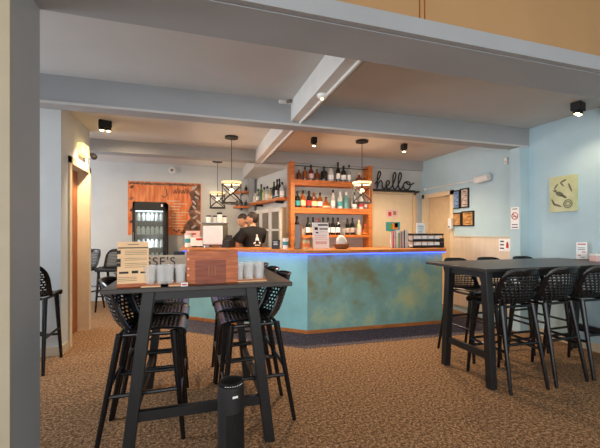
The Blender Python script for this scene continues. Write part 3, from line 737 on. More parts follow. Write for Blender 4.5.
B(-.06, 4.55*sc_, -.03, .03, -.012, .0).build('base_bar', 'ink', t)
struct('ledge', B(3.23, 4.36, YP-.11, YP-.03, 2.20, 2.23), 'ink')
def door_paper(nm, label, px0, py0, px1, py1, m, bits):
    p, q = onY(px0, py0, YP+.018), onY(px1, py1, YP+.018)
    w, h = q[0]-p[0], p[2]-q[2]
    t = thing(nm, label, 'notice', (p[0]+w/2, YP+.02, p[2]-h/2)); B(-w/2, w/2, -.003, 0.001, -h/2, h/2).build('sheet', m, t)
    for i, (x0, x1, z0, z1, c) in enumerate(bits): B(w*x0, w*x1, -.005, -.002, h*z0, h*z1).build('print', c, t)
door_paper('paper_notice', 'faint pinkish paper notice taped on the cream inner door', 386.5, 209.5, 398.5, 217.5, 'pink', [(-.35, -.1, -.3, .2, 'red'), (.05, .3, -.2, .3, 'grayink')])
door_paper('colour_flyer', 'blue flyer with red and green picture on the cream inner door', 386, 222, 400, 231, 'teal', [(-.3, -.05, -.3, .3, 'green'), (-.05, .35, -.3, .4, 'orange'), (.1, .35, -.1, .4, 'red')])

# ------------------------------------------------------------------ items on the bar top
BZ = 1.15
def bx(px, y): return onY(px, 245, y)[0]
X = bx(341.5, 4.72)
t = thing('bread_basket', 'brown woven basket with a white napkin on the bar top', 'basket', (X, 4.72, BZ))
MB().lathe([(.075, 0), (.105, .03), (.12, .075), (.112, .075), (.095, .03), (.07, .008), (.001, .008)], n=28).build('basket', 'rope', t, smooth=True)
for z in (.02, .045, .07): MB().tube([((.085+z*.5)*math.cos(i*PI/14), (.085+z*.5)*math.sin(i*PI/14), z) for i in range(28)], .007, 6, closed=True).build('rim', 'rope', t, smooth=True)
MB().add([(-.12, -.05, .06), (.10, -.07, .08), (.12, .05, .07), (-.10, .07, .075), (-.05, -.03, .30), (.06, .03, .20), (0, 0, .03)], [(0, 1, 4), (1, 5, 4), (1, 2, 5), (2, 3, 5), (3, 4, 5), (3, 0, 4), (0, 6, 1), (1, 6, 2), (2, 6, 3), (3, 6, 0)]).build('napkin', 'cloth', t, smooth=True, sub=2)
X = bx(321.5, 4.78)
t = thing('counter_sign', 'large whitish menu board propped on the bar top near its corner', 'menu board', (X, 4.78, BZ), .05)
R = Matrix.Rotation(-.12, 3, 'X')
MB().cbox((0, .03, .195), (.26, .012, .39), R).build('board', 'paper', t); MB().cbox((0, .09, .15), (.2, .012, .31), Matrix.Rotation(.25, 3, 'X')).build('prop', 'kraft', t)
pr = MB()
for x, z, dx, dz in ((.04, .355, .16, .022), (-.07, .30, .05, .04), (.05, .295, .13, .018), (-.06, .24, .04, .02)): pr.cbox(Vector((0, .03, .195))+R @ Vector((x, -.007, z-.195)), (dx, .003, dz), R)
pr.build('lettering', 'ink', t)
pr = MB()
for x, z, dx, dz in ((.05, .25, .12, .008), (.0, .2, .2, .008), (.0, .17, .2, .008), (.0, .14, .2, .008), (0, .09, .18, .04)): pr.cbox(Vector((0, .03, .195))+R @ Vector((x, -.007, z-.195)), (dx, .003, dz), R)
pr.build('small_print', 'pink', t)
X = bx(298, 4.86)
t = thing('menu_holder', 'grey and tan upright menu holder at the bar corner', 'holder', (X, 4.86, BZ), -.1)
B(-.045, .03, -.03, .03, 0, .36).build('holder', 'screen', t, bevel=.003); B(.03, .055, -.035, .035, 0, .36).build('side_board', 'wood', t)
X = bx(306, 4.74)
t = thing('honey_jar', 'squat amber jar on the bar top by the menu holder', 'jar', (X, 4.74, BZ))
MB().lathe([(.045, 0), (.052, .015), (.052, .11), (.04, .135)], n=20).build('jar', BOT['pale'], t, smooth=True); MB().lathe([(.044, .135), (.044, .17)], n=20).build('lid', 'wood', t, smooth=True)
MB().lathe([(.053, .03), (.053, .09)], n=20, cap=False).build('label_wrap', 'orange', t)
t = thing('sauce_bottle', 'red-brown sauce bottle on the angled bar end', 'bottle', (1.44, 4.92, BZ))
MB().lathe([(.03, 0), (.035, .01), (.035, .09), (.015, .125), (.013, .15)], n=16).build('body', BOT['red'], t, smooth=True); MB().lathe([(.015, .15), (.012, .175)], n=12).build('cap', 'ink', t)
def bp2(px, s): # point on the slanted run of the bar, s metres in from the front edge
    d0 = Vector((C_[0]-B_[0], C_[1]-B_[1])).normalized(); n0 = Vector((d0.y, -d0.x)); o = Vector(B_)+n0*s
    r = ray(px, 245); # solve o+k*d0 = t*r
    det = d0.x*(-r.y)-(-r.x)*d0.y; k = (-(o.x)*(-r.y)-(-r.x)*(-(o.y)))/det
    return o+d0*k
SA = math.atan2(B_[1]-C_[1], B_[0]-C_[0])
v = bp2(275.5, .12)
t = thing('chalkboard_sign', 'small black chalkboard with white writing on the angled bar end', 'sign', (v.x, v.y, BZ), SA)
MB().cbox((0, .01, .068), (.13, .008, .135), Matrix.Rotation(-.15, 3, 'X')).build('board', 'ink', t); B(-.04, .04, 0, .05, 0, .01).build('foot', 'ink', t)
w_ = MB()
for i, z in enumerate((.105, .085, .065, .045)): w_.cbox((0, -.0+.002*i-.001, z), (.07-.012*(i % 2), .004, .007), Matrix.Rotation(-.15, 3, 'X'))
w_.build('writing', 'paper', t)
v = bp2(285.5, .15)
t = thing('patterned_cup', 'white patterned cup on the angled bar end', 'cup', (v.x, v.y, BZ)); MB().lathe([(.035, 0), (.045, .16), (.042, .16), (.03, .01)], n=18).build('cup', 'paper', t, smooth=True)
MB().lathe([(.0405, .06), (.0435, .11)], n=18, cap=False).build('band', 'teal', t)
# coffee machine with cups
v = bp2(215.5, .30)
t = thing('coffee_machine', 'white and black espresso machine on the far bar end', 'coffee machine', (v.x, v.y, BZ), SA+.35)
B(-.17, .17, -.16, .16, .03, .38).build('body', 'screen', t, bevel=.02); B(-.155, .165, -.172, -.155, .05, .35).build('back_panel', 'bluewhite', t, bevel=.01)
B(-.175, .175, -.165, .165, .38, .40).build('cup_tray', 'chrome', t, bevel=.004)
for x in (-.13, .13):
    for y in (-.12, .12): MB().lathe([(.022, 0), (.018, .03)], (x, y, 0), 10).build('foot', 'chrome', t)
for x in (-.1, .1): MB().tube([(x*.8, .15, .22), (x*.8, .26, .2)], .016, 8).build('portafilter', 'ink', t, smooth=True)
ro = Matrix.Rotation(SA+.35, 3, 'Z')
for i, (x, y, h) in enumerate(((-.10, -.05, .9), (-.01, .02, .9), (.08, -.04, 1.25), (.12, .09, .9))):
    p = ro @ Vector((x, y, 0)); t2 = thing('takeaway_cup', 'white cup with dark lid, %s from the poster side, on the espresso machine' % ORD[i], 'cup', (v.x+p.x, v.y+p.y, BZ+.40), 0, 'cups on the espresso machine')
    MB().lathe([(.032, 0), (.043, .11*h)], n=16).build('cup', 'paper', t2, smooth=True); MB().lathe([(.046, .11*h), (.046, .12*h), (.038, .135*h)], n=16).build('lid', 'ink', t2, smooth=True)
v = bp2(229, .28)
t = thing('coffee_grinder', 'dark coffee grinder beside the espresso machine', 'grinder', (v.x, v.y, BZ), SA)
B(-.07, .07, -.09, .09, 0, .12).build('base', 'black', t, bevel=.01); MB().lathe([(.06, .12), (.05, .2)], n=18).build('body', 'ink', t, smooth=True); MB().tube([(0, .07, .1), (0, .17, .09)], .015, 8).build('handle', 'chrome', t)
v = bp2(199, .2)
t = thing('pastry_box', 'white box with a red band on the far bar end', 'box', (v.x, v.y, BZ), SA+.3)
B(-.12, .12, -.07, .07, .02, .16).build('box', 'paper', t, bevel=.006); B(-.02, .1, -.073, -.068, .115, .15).build('band', 'red', t)
for x in (-.07, .06): B(x-.03, x+.03, -.06, .06, 0, .02).build('foot', 'ink', t)
v = bp2(188.5, .22)
t = thing('drink_tin', 'teal and white tin next to the red banded box', 'tin', (v.x, v.y, BZ), SA)
MB().lathe([(.06, 0), (.06, .2)], n=20).build('tin', 'paper', t, smooth=True); MB().lathe([(.061, .07), (.061, .14)], n=20, cap=False).build('band', 'teal', t, smooth=True); MB().lathe([(.062, .2), (.062, .225), (.05, .23)], n=20).build('lid', 'pink', t, smooth=True)
v = bp2(193, .42)
t = thing('flyer_stand', 'pinkish flyer stand behind the teal tin', 'stand', (v.x, v.y, BZ), SA+.3); B(-.13, .13, -.005, .005, 0.01, .27).build('flyer', 'pink', t); B(-.13, .13, -.03, .03, 0, .012).build('base', 'chrome', t); MB().box(-.08, .06, -.007, -.004, .2, .23).box(-.05, .09, -.007, -.004, .15, .165).build('print', 'red', t)
v = bp2(208, .16)
t = thing('glass_carafe', 'small clear carafe beside the espresso machine', 'carafe', (v.x, v.y, BZ)); MB().lathe([(.045, 0), (.05, .02), (.05, .08), (.025, .13), (.03, .16)], n=18).build('carafe', 'glass', t, smooth=True); MB().lathe([(.02, .15), (.022, .175)], n=12).build('stopper', 'wood', t)
# right part of the bar: menus, trays
for i, px in enumerate((392.5, 395, 397.5, 401, 403.5, 406)):
    X = bx(px, 4.72)
    t = thing('menu_booklet', 'white upright menu booklet, %s from the basket side, by the black tray' % ORD[i], 'menu', (X, 4.72, BZ), random.uniform(-.12, .12)+.45, 'menu booklets on the bar')
    h = .24+.02*(i % 3); B(-.05, .05, -.007, .007, 0, h).build('pages', ('paper', 'white', 'paper', 'pink', 'paper', 'white')[i], t); B(-.052, -.046, -.009, .009, 0, h).build('spine', ('framepale', 'red', 'framepale', 'green', 'screen', 'ink')[i], t)
X0, X1 = bx(409, 4.75), bx(439, 4.75)
t = thing('tiered_tray', 'black two-tier tray full of white cartons on the bar end', 'tray', ((X0+X1)/2, 4.75, BZ)); w = (X1-X0)/2
for z in (0, .10): 
    MB().box(-w, w, -.11, .11, z, z+.012).box(-w, w, -.11, -.104, z, z+.04).box(-w, w, .104, .11, z, z+.03).build('tier', 'ink', t)
B(-w, w, -.11, .11, .195, .225).build('top_plate', 'ink', t)
for x in (-w+.006, w-.006):
    for y in (-.1, .1): MB().tube([(x, y, 0), (x, y, .2)], .006, 8).build('post', 'ink', t)
for k, z in ((0, .012), (1, .112)):
    for i in range(4):
        x = (X0+X1)/2-w+.05+(2*w-.1)*(i+.5)/4
        o = B(-.047, .047, -.09, .09, 0, .078).build('paper_carton', 'paper', None); o.location = (x, 4.75, BZ+z); tag(o, 'white carton, %s from the menu booklets, %s tier of the black tray' % (ORD[i], ('lower', 'upper')[k]), 'carton', 'cartons in the black tray')
X = 3.87
t = thing('counter_box', 'small black box at the very end of the bar top', 'box', (X-.02, 4.75, BZ)); B(-.04, .04, -.05, .05, 0, .15).build('housing', 'ink', t, bevel=.004); B(-.03, .03, -.052, -.049, .08, .13).build('panel', 'screen', t)
X = bx(421.5, 4.90)
t = thing('notice_stand', 'white notice in a stand behind the black tiered tray', 'notice', (X, 4.92, BZ)); B(-.085, .085, -.004, .004, .215, .40).build('sheet', 'paper', t); MB().tube([(0, .005, .01), (0, .005, .36)], .006, 8).build('stem', 'chrome', t); B(-.05, .05, -.04, .04, 0, .012).build('base', 'chrome', t)
MB().box(-.05, .05, -.006, -.003, .34, .352).box(-.05, .05, -.006, -.003, .31, .318).box(-.04, .04, -.006, -.003, .28, .288).box(-.05, .03, -.006, -.003, .25, .258).build('lettering', 'teal', t)

# ------------------------------------------------------------------ poster, fridge
p0, p1 = onY(128, 181, YB-.02), onY(201, 231, YB-.02); w, h = p1[0]-p0[0], 1.12
t = thing('wall_poster', 'large orange timber look poster with pale text on the back wall', 'poster', (p0[0]+w/2, YB, p0[2]-h/2))
B(-w/2, w/2, -.03, 0, -h/2, h/2).build('panel', 'poster', t)
def flatY(name, polys, m, parent, y0=-.034, y1=-.03):
    mb = MB()
    for pl in polys:
        n = len(pl); mb.add([(x, y0, z) for x, z in pl]+[(x, y1, z) for x, z in pl], [tuple(range(n)), tuple(range(2*n-1, n-1, -1))]+[(i, (i+1) % n, n+(i+1) % n, n+i) for i in range(n)])
    return mb.build(name, m, parent)
pol = []
for i in range(26): x = -w/2+.05+(w-.1)*i/25; pol.append(ell(x, h/2-.035+random.uniform(-.015, .0), .035, .022, random.uniform(-.8, .8), 8))
pol.append([(w/2-.02, -h/2+.02), (w/2-.01, h/2-.05), (w/2-.14, h/2-.03), (w/2-.24, h/2-.22), (w/2-.19, .12), (w/2-.27, -.05), (w/2-.22, -.2), (w/2-.34, -.34), (w/2-.40, -h/2+.02)])
for i in range(9): pol.append(ell(w*.12+i*.05, -h/2+.06+random.uniform(-.02, .05), .03, .018, random.uniform(-1, 1), 8))
for i in range(4): pol.append(ell(-w/2+.06+random.uniform(-.02, .03), h/2-.12-i*.24, .045, .03, .6, 8))
flatY('dark_leaves', pol, 'posterdark', t)
flatY('pale_leaves', [ell(w/2-.10+random.uniform(-.06, .05), .46-i*.105, random.uniform(.05, .09), random.uniform(.018, .035), random.uniform(-.9, .9), 10) for i in range(9)], 'framepale', t, -.038, -.033)
ln = []
for i in range(11): z = .16-i*.06; x0 = .12+random.uniform(-.12, .05); ln.append([(x0, z), (x0+.22+random.uniform(-.05, .12), z), (x0+.3, z+.016), (x0, z+.016)])
flatY('text_lines', ln, 'cream', t)
MB().tube([(x, -.033, z) for x, z in ((.02, .42), (.03, .28), (-.02, .24), (-.07, .27))], .012, 6).tube([(p.x, -.033, p.y) for p in spline([(.16+.028*i, .36+(.05 if i % 2 else -.03)+(.04 if i in (3, 9) else 0), 0) for i in range(13)], 4)], .008, 6).build('title_script', 'posterdark', t)
YF = 7.25
p0, p1 = onY(132.5, 201.5, YF), onY(166, 201.5, YF); w = p1[0]-p0[0]; H = p0[2]
t = thing('drinks_fridge', 'tall black glass door drinks fridge in front of the orange poster', 'fridge', (p0[0]+w/2, YF, 0)); cx, fx = p0[0]+w/2, w/2; fx0 = cx
MB().box(-fx, -fx+.04, 0, .6, .05, H).box(fx-.04, fx, 0, .6, .05, H).box(-fx, fx, .56, .6, .05, H).box(-fx, fx, 0, .6, .05, .3).box(-fx, fx, 0, .6, H-.16, H).build('body', 'blackmatte', t)
do = MB().box(-fx, -fx+.05, -.04, 0, .28, H-.14).box(fx-.05, fx, -.04, 0, .28, H-.14).box(-fx, fx, -.04, 0, .28, .33).box(-fx, fx, -.04, 0, H-.17, H-.12).build('door', 'blackmatte', t)
B(-fx+.05, fx-.05, -.022, -.018, .33, H-.17).build('pane', 'pane', do); B(-fx+.015, -fx+.03, -.07, -.04, .8, 1.4).build('handle', 'chrome', do)
B(fx-.09, fx-.06, -.003, .001, H-.09, H-.04).build('logo_plate', 'paper', t)
MB().box(-fx+.04, fx-.04, .54, .555, .3, H-.16).build('lining', 'screen', t)
zs = (1.62, 1.36, 1.10, .84)
for z in zs: B(-fx+.04, fx-.04, .03, .54, z-.015, z).build('rack', 'chrome', t)
B(-fx+.05, fx-.05, .02, .05, H-.19, H-.165).build('lamp', mat('fridge_lamp', (255, 255, 255), .5, emit=(230, 240, 255), estr=3), t)
can0 = None
for k, z in enumerate(zs):
    for i in range(6):
        x = cx-fx+.09+(w-.18)*i/5; loc = (x, YF+.12, z)
        lab = ('small white carton' , 'white drink bottle', 'white capped bottle', 'tall white bottle')[k]+' in a row on the %s rack of the drinks fridge' % ('top', 'second', 'third', 'bottom')[k]
        gp = 'drinks on the %s fridge rack' % ('top', 'second', 'third', 'bottom')[k]
        if can0 is None:
            can0 = thing('drink_bottle', lab, 'drink', loc, 0, gp)
            MB().lathe([(.034, 0), (.036, .01), (.036, .11), (.016, .145), (.016, .16)], n=12).build('body', 'paper', can0, smooth=True); MB().lathe([(.018, .155), (.018, .175)], n=10).build('cap', 'ink', can0)
        else: copy_tree(can0, loc, 0, lab, gp)

# ------------------------------------------------------------------ ceiling fittings
def pendant(px, py, Y, ztop, z0, label, r=.145, h=.34):
    p = onY(px, py, Y)
    t = thing('pendant_lamp', label, 'lamp', (p[0], Y, z0), -math.atan2(p[0], Y)+.12, 'caged pendant lamps over the bar')
    MB().lathe([(.1, ztop-z0-.03), (.1, ztop-z0)], n=24).build('ceiling_cap', 'ink', t, smooth=True)
    MB().tube([(0, 0, h), (0, 0, ztop-z0-.02)], .005, 6).build('cord', 'ink', t)
    MB().lathe([(r, h-.045), (r, h)], n=28, cap=False).build('top_band', 'shade', t, smooth=True, solid=.006)
    for z in (.01, h-.045):
        MB().tube([(r*math.cos(i*PI/16), r*math.sin(i*PI/16), z) for i in range(32)], .012 if z < .1 else .006, 6, closed=True).build('ring', 'ink', t, smooth=True)
    for k in range(4):
        q = (-PI/2-1.25, -PI/2+1.25, PI/2-1.25, PI/2+1.25)[k]
        MB().tube([(r*math.cos(q), r*math.sin(q), .01), (r*math.cos(q), r*math.sin(q), h-.02)], .006, 6).build('upright', 'ink', t, smooth=True)
    for k in range(2):
        a0 = -PI/2-1.25+k*PI; a1 = a0+2.5
        for z0_, z1_ in ((.01, h-.045), (h-.045, .01)):
            MB().tube([(r*math.cos(a0+(a1-a0)*q/8), r*math.sin(a0+(a1-a0)*q/8), z0_+(z1_-z0_)*q/8) for q in range(9)], .010, 6).build('brace', 'ink', t, smooth=True)
    MB().tube([(-r, 0, h-.01), (r, 0, h-.01)], .006, 6).tube([(0, 0, h), (0, 0, h-.1)], .016, 10).build('socket', 'ink', t)
    MB().ball((0, 0, h-.14), .035).build('bulb', 'bulbsoft', t, smooth=True)
    pend.append((p[0], Y, z0+h-.14))
    return t
pend = []
def zY(px, py, Y): return onY(px, py, Y)[2]
pendant(231.5, 190, 5.32, ZC, zY(231, 204, 5.32), 'caged pendant lamp hanging over the angled bar end, larger one by the staff')
pendant(217.5, 200, 7.2, ZC, zY(217, 208.5, 7.2), 'caged pendant lamp hanging in front of the back wall by the poster', .15, .33)
pendant(362, 190, 4.95, ZC, zY(362, 203.5, 4.95), 'caged pendant lamp hanging in front of the bottle shelves')

def spot(px, py, label, n=2, rz=0):
    p = onZ(px, py, ZC); t = thing('ceiling_spotlight', label, 'light', (p[0], p[1], ZC), rz, 'black ceiling spotlights')
    B(-.075*n/2, .075*n/2, -.05, .05, -.09, 0).build('housing', 'blackmatte', t, bevel=.006)
    for i in range(n):
        x = (i-(n-1)/2)*.075
        MB().lathe([(.034, -.125), (.034, -.085)], (x, 0, 0), 14).build('barrel', 'blackmatte', t, smooth=True)
        MB().ball((x, 0, -.122), (.026, .026, .016), 12, 8).build('bulb', 'bulb', t, smooth=True)
    return p
lamps = [spot(105, 121, 'black twin ceiling spotlight near the brown doorway', 2, .3), spot(578, 103, 'black twin ceiling spotlight close to the blue wall', 2, .3),
         spot(314, 137.5, 'single black ceiling spotlight next to the long white beam', 1), spot(404, 144, 'single black ceiling spotlight near the pendant over the bar', 1)]
p = onZ(287, 102, ZC)
t = thing('ceiling_sensor', 'small white ceiling fitting tucked beside the long white beam', 'sensor', (p[0]-.03, p[1], ZC)); B(-.07, .07, -.05, .05, -.035, 0).build('housing', 'white', t, bevel=.008); MB().tube([(.02, -.06, -.02), (.04, -.1, -.025)], .018, 10).build('lens', 'screen', t)
t = thing('smoke_detector', 'small white detector fixed under the long white beam', 'detector', (1.09, onY(328, 90, 2.9)[1], 2.63)); MB().lathe([(.03, -.035), (.045, -.02), (.045, 0)], n=18).build('housing', 'white', t, smooth=True); MB().lathe([(.01, -.045), (.014, -.034)], n=10).build('lens', 'bulbsoft', t)
p = onY(172, 170.5, YB)
t = thing('wall_alarm', 'small round white alarm on the back wall above the poster', 'alarm', (p[0], YB, p[2])); MB().tube([(0, 0, 0), (0, -.05, 0)], .07, 18).build('housing', 'white', t, smooth=True); MB().tube([(0, -.05, 0), (0, -.056, 0)], .03, 14).build('lens', 'screen', t)
# lit sign lamp and little camera on the left wall
p = onX(83, 152, XL)
t = thing('wall_sconce', 'glowing yellow box light above the brown doorway', 'light', (XL, 5.25, p[2])); B(0, .07, -.13, .13, -.07, .07).build('housing', 'exit', t, bevel=.006)
MB().box(.07, .075, -.1, -.06, -.05, .06).box(.07, .075, -.02, .02, -.05, .06).box(.07, .075, .06, .1, -.05, .06).build('slot', 'grayink', t)
p = onY(92.5, 155, 5.72)
t = thing('dome_camera', 'small black camera on the wall corner beside the glowing box', 'camera', (-1.44, 5.72, p[2])); B(-.03, .03, -.06, -.02, -.02, .02).build('mount', 'ink', t); MB().ball((0.03, -.03, -.03), .045).build('dome', 'ink', t, smooth=True)
t = thing('corner_panel', 'tan timber strip fixed on the corner wall above the half hidden stool', 'panel', (-1.86, 4.535, 2.3)); B(-.25, .0, 0, .016, -.35, .25).build('board', 'creamwall', t)

# ------------------------------------------------------------------ people
def skin_graph(name, verts, edges, parent, m, root=0, sub=2):
    me = bpy.data.meshes.new(name); me.from_pydata([v[0] for v in verts], edges, []); me.update()
    o = bpy.data.objects.new(name, me); LINK(o)
    md = o.modifiers.new('skin', 'SKIN'); md.use_smooth_shade = True
    if not me.skin_vertices: return o
    for i, v in enumerate(verts):
        r = v[1] if isinstance(v[1], tuple) else (v[1], v[1])
        me.skin_vertices[0].data[i].radius = r; me.skin_vertices[0].data[i].use_root = (i == root)
    o.modifiers.new('sub', 'SUBSURF').levels = sub; o.modifiers['sub'].render_levels = sub
    dg = bpy.context.evaluated_depsgraph_get(); dg.update()
    new = bpy.data.meshes.new_from_object(o.evaluated_get(dg))
    bpy.data.objects.remove(o)
    new.materials.clear(); new.materials.append(M[m])
    o = bpy.data.objects.new(name, new); LINK(o); o.parent = parent
    new.polygons.foreach_set('use_smooth', [True]*len(new.polygons))
    return o
def person(label, loc, rz, lean, head_turn, head_tilt, arms, logo=False):
    t = thing('person', label, 'person', loc, rz)
    def ln(x, y, z):      # lean forwards about the hips
        if z <= .95: return (x, y, z)
        k = z-.95; return (x, y+k*math.sin(lean), .95+k*math.cos(lean))
    V = []; E = []
    def add(p, r, par=None):
        V.append((p, r)); i = len(V)-1
        if par is not None: E.append((par, i))
        return i
    pel = add((0, 0, .95), (.13, .10)); wa = add(ln(0, 0, 1.12), (.125, .09), pel); ch = add(ln(0, .0, 1.30), (.145, .1), wa); uc = add(ln(0, -.005, 1.42), (.10, .08), ch)
    ne = add(ln(0, .0, 1.49), .052, uc); hb = add(ln(0, .02, 1.56), .05, ne)
    hands = []
    for s, (el, wr) in zip((-1, 1), arms):
        sh = add(ln(s*.185, 0, 1.40), .058, uc); e = add(el, .04, sh); w = add(wr, .026, e)
        d = (Vector(wr)-Vector(el)).normalized(); side = d.cross(Vector((0, 0, 1))).normalized()*s; dn = Vector((0, 0, -1))
        k = add(tuple(Vector(wr)+d*.05), (.034, .016), w)
        for f, (o, L) in enumerate(((.028, .075), (.01, .085), (-.009, .08), (-.027, .062))):
            b0 = Vector(wr)+d*.075-side*o; a_ = add(tuple(b0), .0095, k); m1 = add(tuple(b0+d*L*.5+dn*.008), .0085, a_); add(tuple(b0+d*L*.85+dn*.035), .007, m1)
        th = add(tuple(Vector(wr)+d*.03-side*.035), .011, w); add(tuple(Vector(wr)+d*.07-side*.055+dn*.015), .009, th)
    for s in (-1, 1):
        hp = add((s*.09, 0, .88), .09, pel); kn = add((s*.10, .02, .5), .058, hp); an = add((s*.105, -.02, .09), .036, kn); add((s*.11, .12, .035), .034, an)
    body = skin_graph('body', V, E, t, 'skin')
    # head sculpt joined to the same body mesh
    hc = Vector(ln(0, .025, 1.615)); R = Matrix.Rotation(head_turn, 3, 'Z') @ Matrix.Rotation(-head_tilt, 3, 'X')
    hd = MB(); hd.ball((0, 0, 0), (.076, .096, .115), 32, 22)
    for i, (x, y, z) in enumerate(hd.v):
        if z < -.01: k = 1-.28*min(1, -z/.115); x *= k; y = y*(1-.1*min(1, -z/.115))+.012*min(1, -z/.115)
        if y > .03: y += .024*math.exp(-(x/.014)**2-((z+.012)/.022)**2)+.006*math.exp(-(x/.03)**2-((z+.055)/.014)**2)-.008*sum(math.exp(-((x-q)/.016)**2-((z-.012)/.014)**2) for q in (-.032, .032))
        hd.v[i] = (x, y, z)
    for s in (-1, 1): hd.ball((s*.077, -.008, -.005), (.012, .022, .032), 10, 7)
    hd.m = 1
    for s in (-1, 1): hd.ball((s*.031, .082, .012), (.012, .008, .007), 10, 6)
    hd.m = 2; hd.ball((0, .092, -.055), (.024, .009, .006), 10, 6)
    hd.v = [tuple(hc+R @ Vector(v)) for v in hd.v]
    h = hd.build('head_tmp', ['skin', 'hair', 'lip'], None, smooth=True)
    bm = bmesh.new(); bm.from_mesh(body.data); n0 = len(bm.faces); bm.from_mesh(h.data); bm.to_mesh(body.data); bm.free()
    body.data.materials.append(M['hair']); body.data.materials.append(M['lip']); bpy.data.objects.remove(h)
    hr = MB(); hr.ball((0, -.012, .020), (.080, .098, .104), 44, 30)
    keep = []
    for f in hr.f:
        c = sum((Vector(hr.v[i]) for i in f), Vector())/len(f)
        if c.z > .055 or (c.y < .05 and c.z > -.062+max(0, c.y+.035)*1.9): keep.append(f)
    hr.f = keep; hr.mi = [0]*len(keep); hr.v = [tuple(hc+R @ Vector(v)) for v in hr.v]
    hr.build('hair', 'hair', t, smooth=True, solid=.008)
    # shirt with short sleeves
    V = []; E = []
    w0 = add(ln(0, 0, .90), (.155, .125)); w1 = add(ln(0, 0, 1.12), (.152, .118), w0); w2 = add(ln(0, 0, 1.30), (.19, .13), w1); w3 = add(ln(0, -.008, 1.425), (.14, .105), w2); add(ln(0, .004, 1.50), .072, w3)
    for s, (el, wr) in zip((-1, 1), arms):
        a_ = add(ln(s*.19, 0, 1.40), .084, w3); p = Vector(ln(s*.19, 0, 1.40)).lerp(Vector(el), .8); add(tuple(p), .062, a_)
    sh = skin_graph('shirt', V, E, t, 'shirt')
    V = []; E = []
    q = add((0, 0, .96), (.15, .12))
    for s in (-1, 1):
        hp = add((s*.09, 0, .87), .105, q); kn = add((s*.10, .02, .5), .074, hp); add((s*.105, -.015, .10), .058, kn)
    skin_graph('trousers', V, E, t, 'trousers')
    for s in (-1, 1): MB().ball((s*.11, .05, .045), (.048, .13, .045), 14, 8).build('shoe', 'shoe', t, smooth=True)
    if logo:
        # emblem cut to follow the back of the shirt
        dg = bpy.context.evaluated_depsgraph_get(); dg.update()
        mb = MB()
        def onback(x, z):
            ok, hit, n_, i_ = sh.ray_cast(Vector((x, -1, z)), Vector((0, 1, 0)))
            return (x, (hit.y if ok else -.1)-.004, z)
        def patch(pl):
            n = len(pl); cxm = sum(p[0] for p in pl)/n; czm = sum(p[1] for p in pl)/n
            ring = [(cxm+(x-cxm)*k, czm+(z-czm)*k) for k in (.5, 1) for x, z in pl]
            vs = [onback(cxm, czm)]+[onback(x, z) for x, z in ring]
            mb.add(vs, [(0, 1+i, 1+(i+1) % n) for i in range(n)]+[(1+i, 1+n+i, 1+n+(i+1) % n, 1+(i+1) % n) for i in range(n)])
        z0 = 1.25
        patch(ell(.0, z0+.09, .018, .024)); patch([(-.04, z0), (-.025, z0+.06), (0, z0+.07), (.025, z0+.06), (.04, z0), (.015, z0+.012), (-.015, z0+.012)])
        patch([(-.065, z0-.02), (-.03, z0-.01), (-.04, z0-.04), (-.075, z0-.05)]); patch([(.065, z0-.02), (.03, z0-.01), (.04, z0-.04), (.075, z0-.05)]); patch([(-.05, z0-.075), (.05, z0-.075), (.05, z0-.062), (-.05, z0-.062)])
        mb.build('shirt_print', 'paper', t, solid=.003)
    return t
p = onY(252.5, 230, 5.75)
person('person in black T-shirt with white back print standing behind the bar', (p[0]+.03, 5.75, 0), .45, .06, .75, .12, [((-.30, .10, 1.16), (-.20, .34, 1.16)), ((.24, .12, 1.15), (.10, .36, 1.17))], True)
p = onY(248.5, 230, 6.15)
person('person in black shirt leaning towards the espresso machine beside the other', (p[0]+.06, 6.15, 0), 1.75, .22, .25, .25, [((-.23, .36, 1.17), (-.13, .60, 1.22)), ((.24, .34, 1.16), (.12, .60, 1.20))])

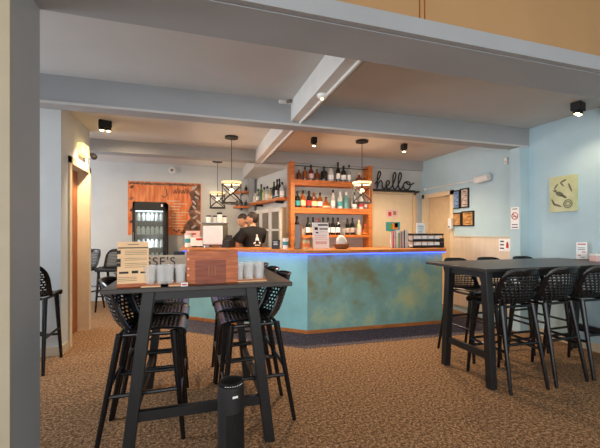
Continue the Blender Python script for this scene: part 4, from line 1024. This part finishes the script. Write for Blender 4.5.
# ------------------------------------------------------------------ light
def area(name, loc, rot, sx_, sy_, power, col):
    l = bpy.data.lights.new(name, 'AREA'); l.shape = 'RECTANGLE'; l.size = sx_; l.size_y = sy_; l.energy = power; l.color = lin(col) if col else (1, 1, 1)
    o = bpy.data.objects.new(name, l); LINK(o); o.location = loc; o.rotation_euler = rot; return o
for x in (-4.0, -.4, 3.6): area('window_daylight', (x, -3.95, 1.55), (PI/2, 0, 0), 3.2, 2.0, 78, (244, 246, 250))
area('side_window_daylight', (-4.6, 3.35, 1.7), (PI/2, 0, -PI/2), 1.6, 1.5, 52, (236, 242, 252)).data.spread = 1.9
area('rear_fill', (-4.4, 6.8, 1.6), (PI/2, 0, -PI/2), 1.8, 1.8, 62, (240, 240, 250))  # added area lamp brightening the back-left; the wall behind it has no window
def point(loc, power, col=(255, 206, 150), r=.05):
    l = bpy.data.lights.new('bulb_or_fill', 'POINT'); l.energy = power; l.color = lin(col); l.shadow_soft_size = r
    o = bpy.data.objects.new('bulb_or_fill', l); LINK(o); o.location = loc
def lampspot(p, power, size, tilt=(0, 0), col=(255, 226, 190)):
    l = bpy.data.lights.new('spot', 'SPOT'); l.energy = power; l.spot_size = size; l.spot_blend = .8; l.color = lin(col); l.shadow_soft_size = .05
    o = bpy.data.objects.new('spot_lamp', l); LINK(o); o.location = (p[0], p[1], ZC-.16); o.rotation_euler = (tilt[0], tilt[1], 0)
lampspot(lamps[0], 120, 2.4, (.5, -.1)); lampspot(lamps[1], 14, 2.3); lampspot(lamps[2], 150, 2.5); lampspot(lamps[3], 95, 2.5)
for p in pend: point(p, 32, (255, 222, 180), .04)
point((fx0, YF-.0+.03, 1.78), 2, (235, 242, 255), .02); point((fx0, YF+.03, 1.22), 2, (235, 242, 255), .02)  # fill points added inside the fridge to brighten the drinks
w = bpy.data.worlds.new('world'); sc.world = w; w.use_nodes = True
w.node_tree.nodes['Background'].inputs['Color'].default_value = (.90, .95, 1, 1); w.node_tree.nodes['Background'].inputs['Strength'].default_value = 1.0
sc.view_settings.view_transform = 'Standard'; sc.view_settings.look = 'None'; sc.view_settings.exposure = .45; sc.view_settings.gamma = 1
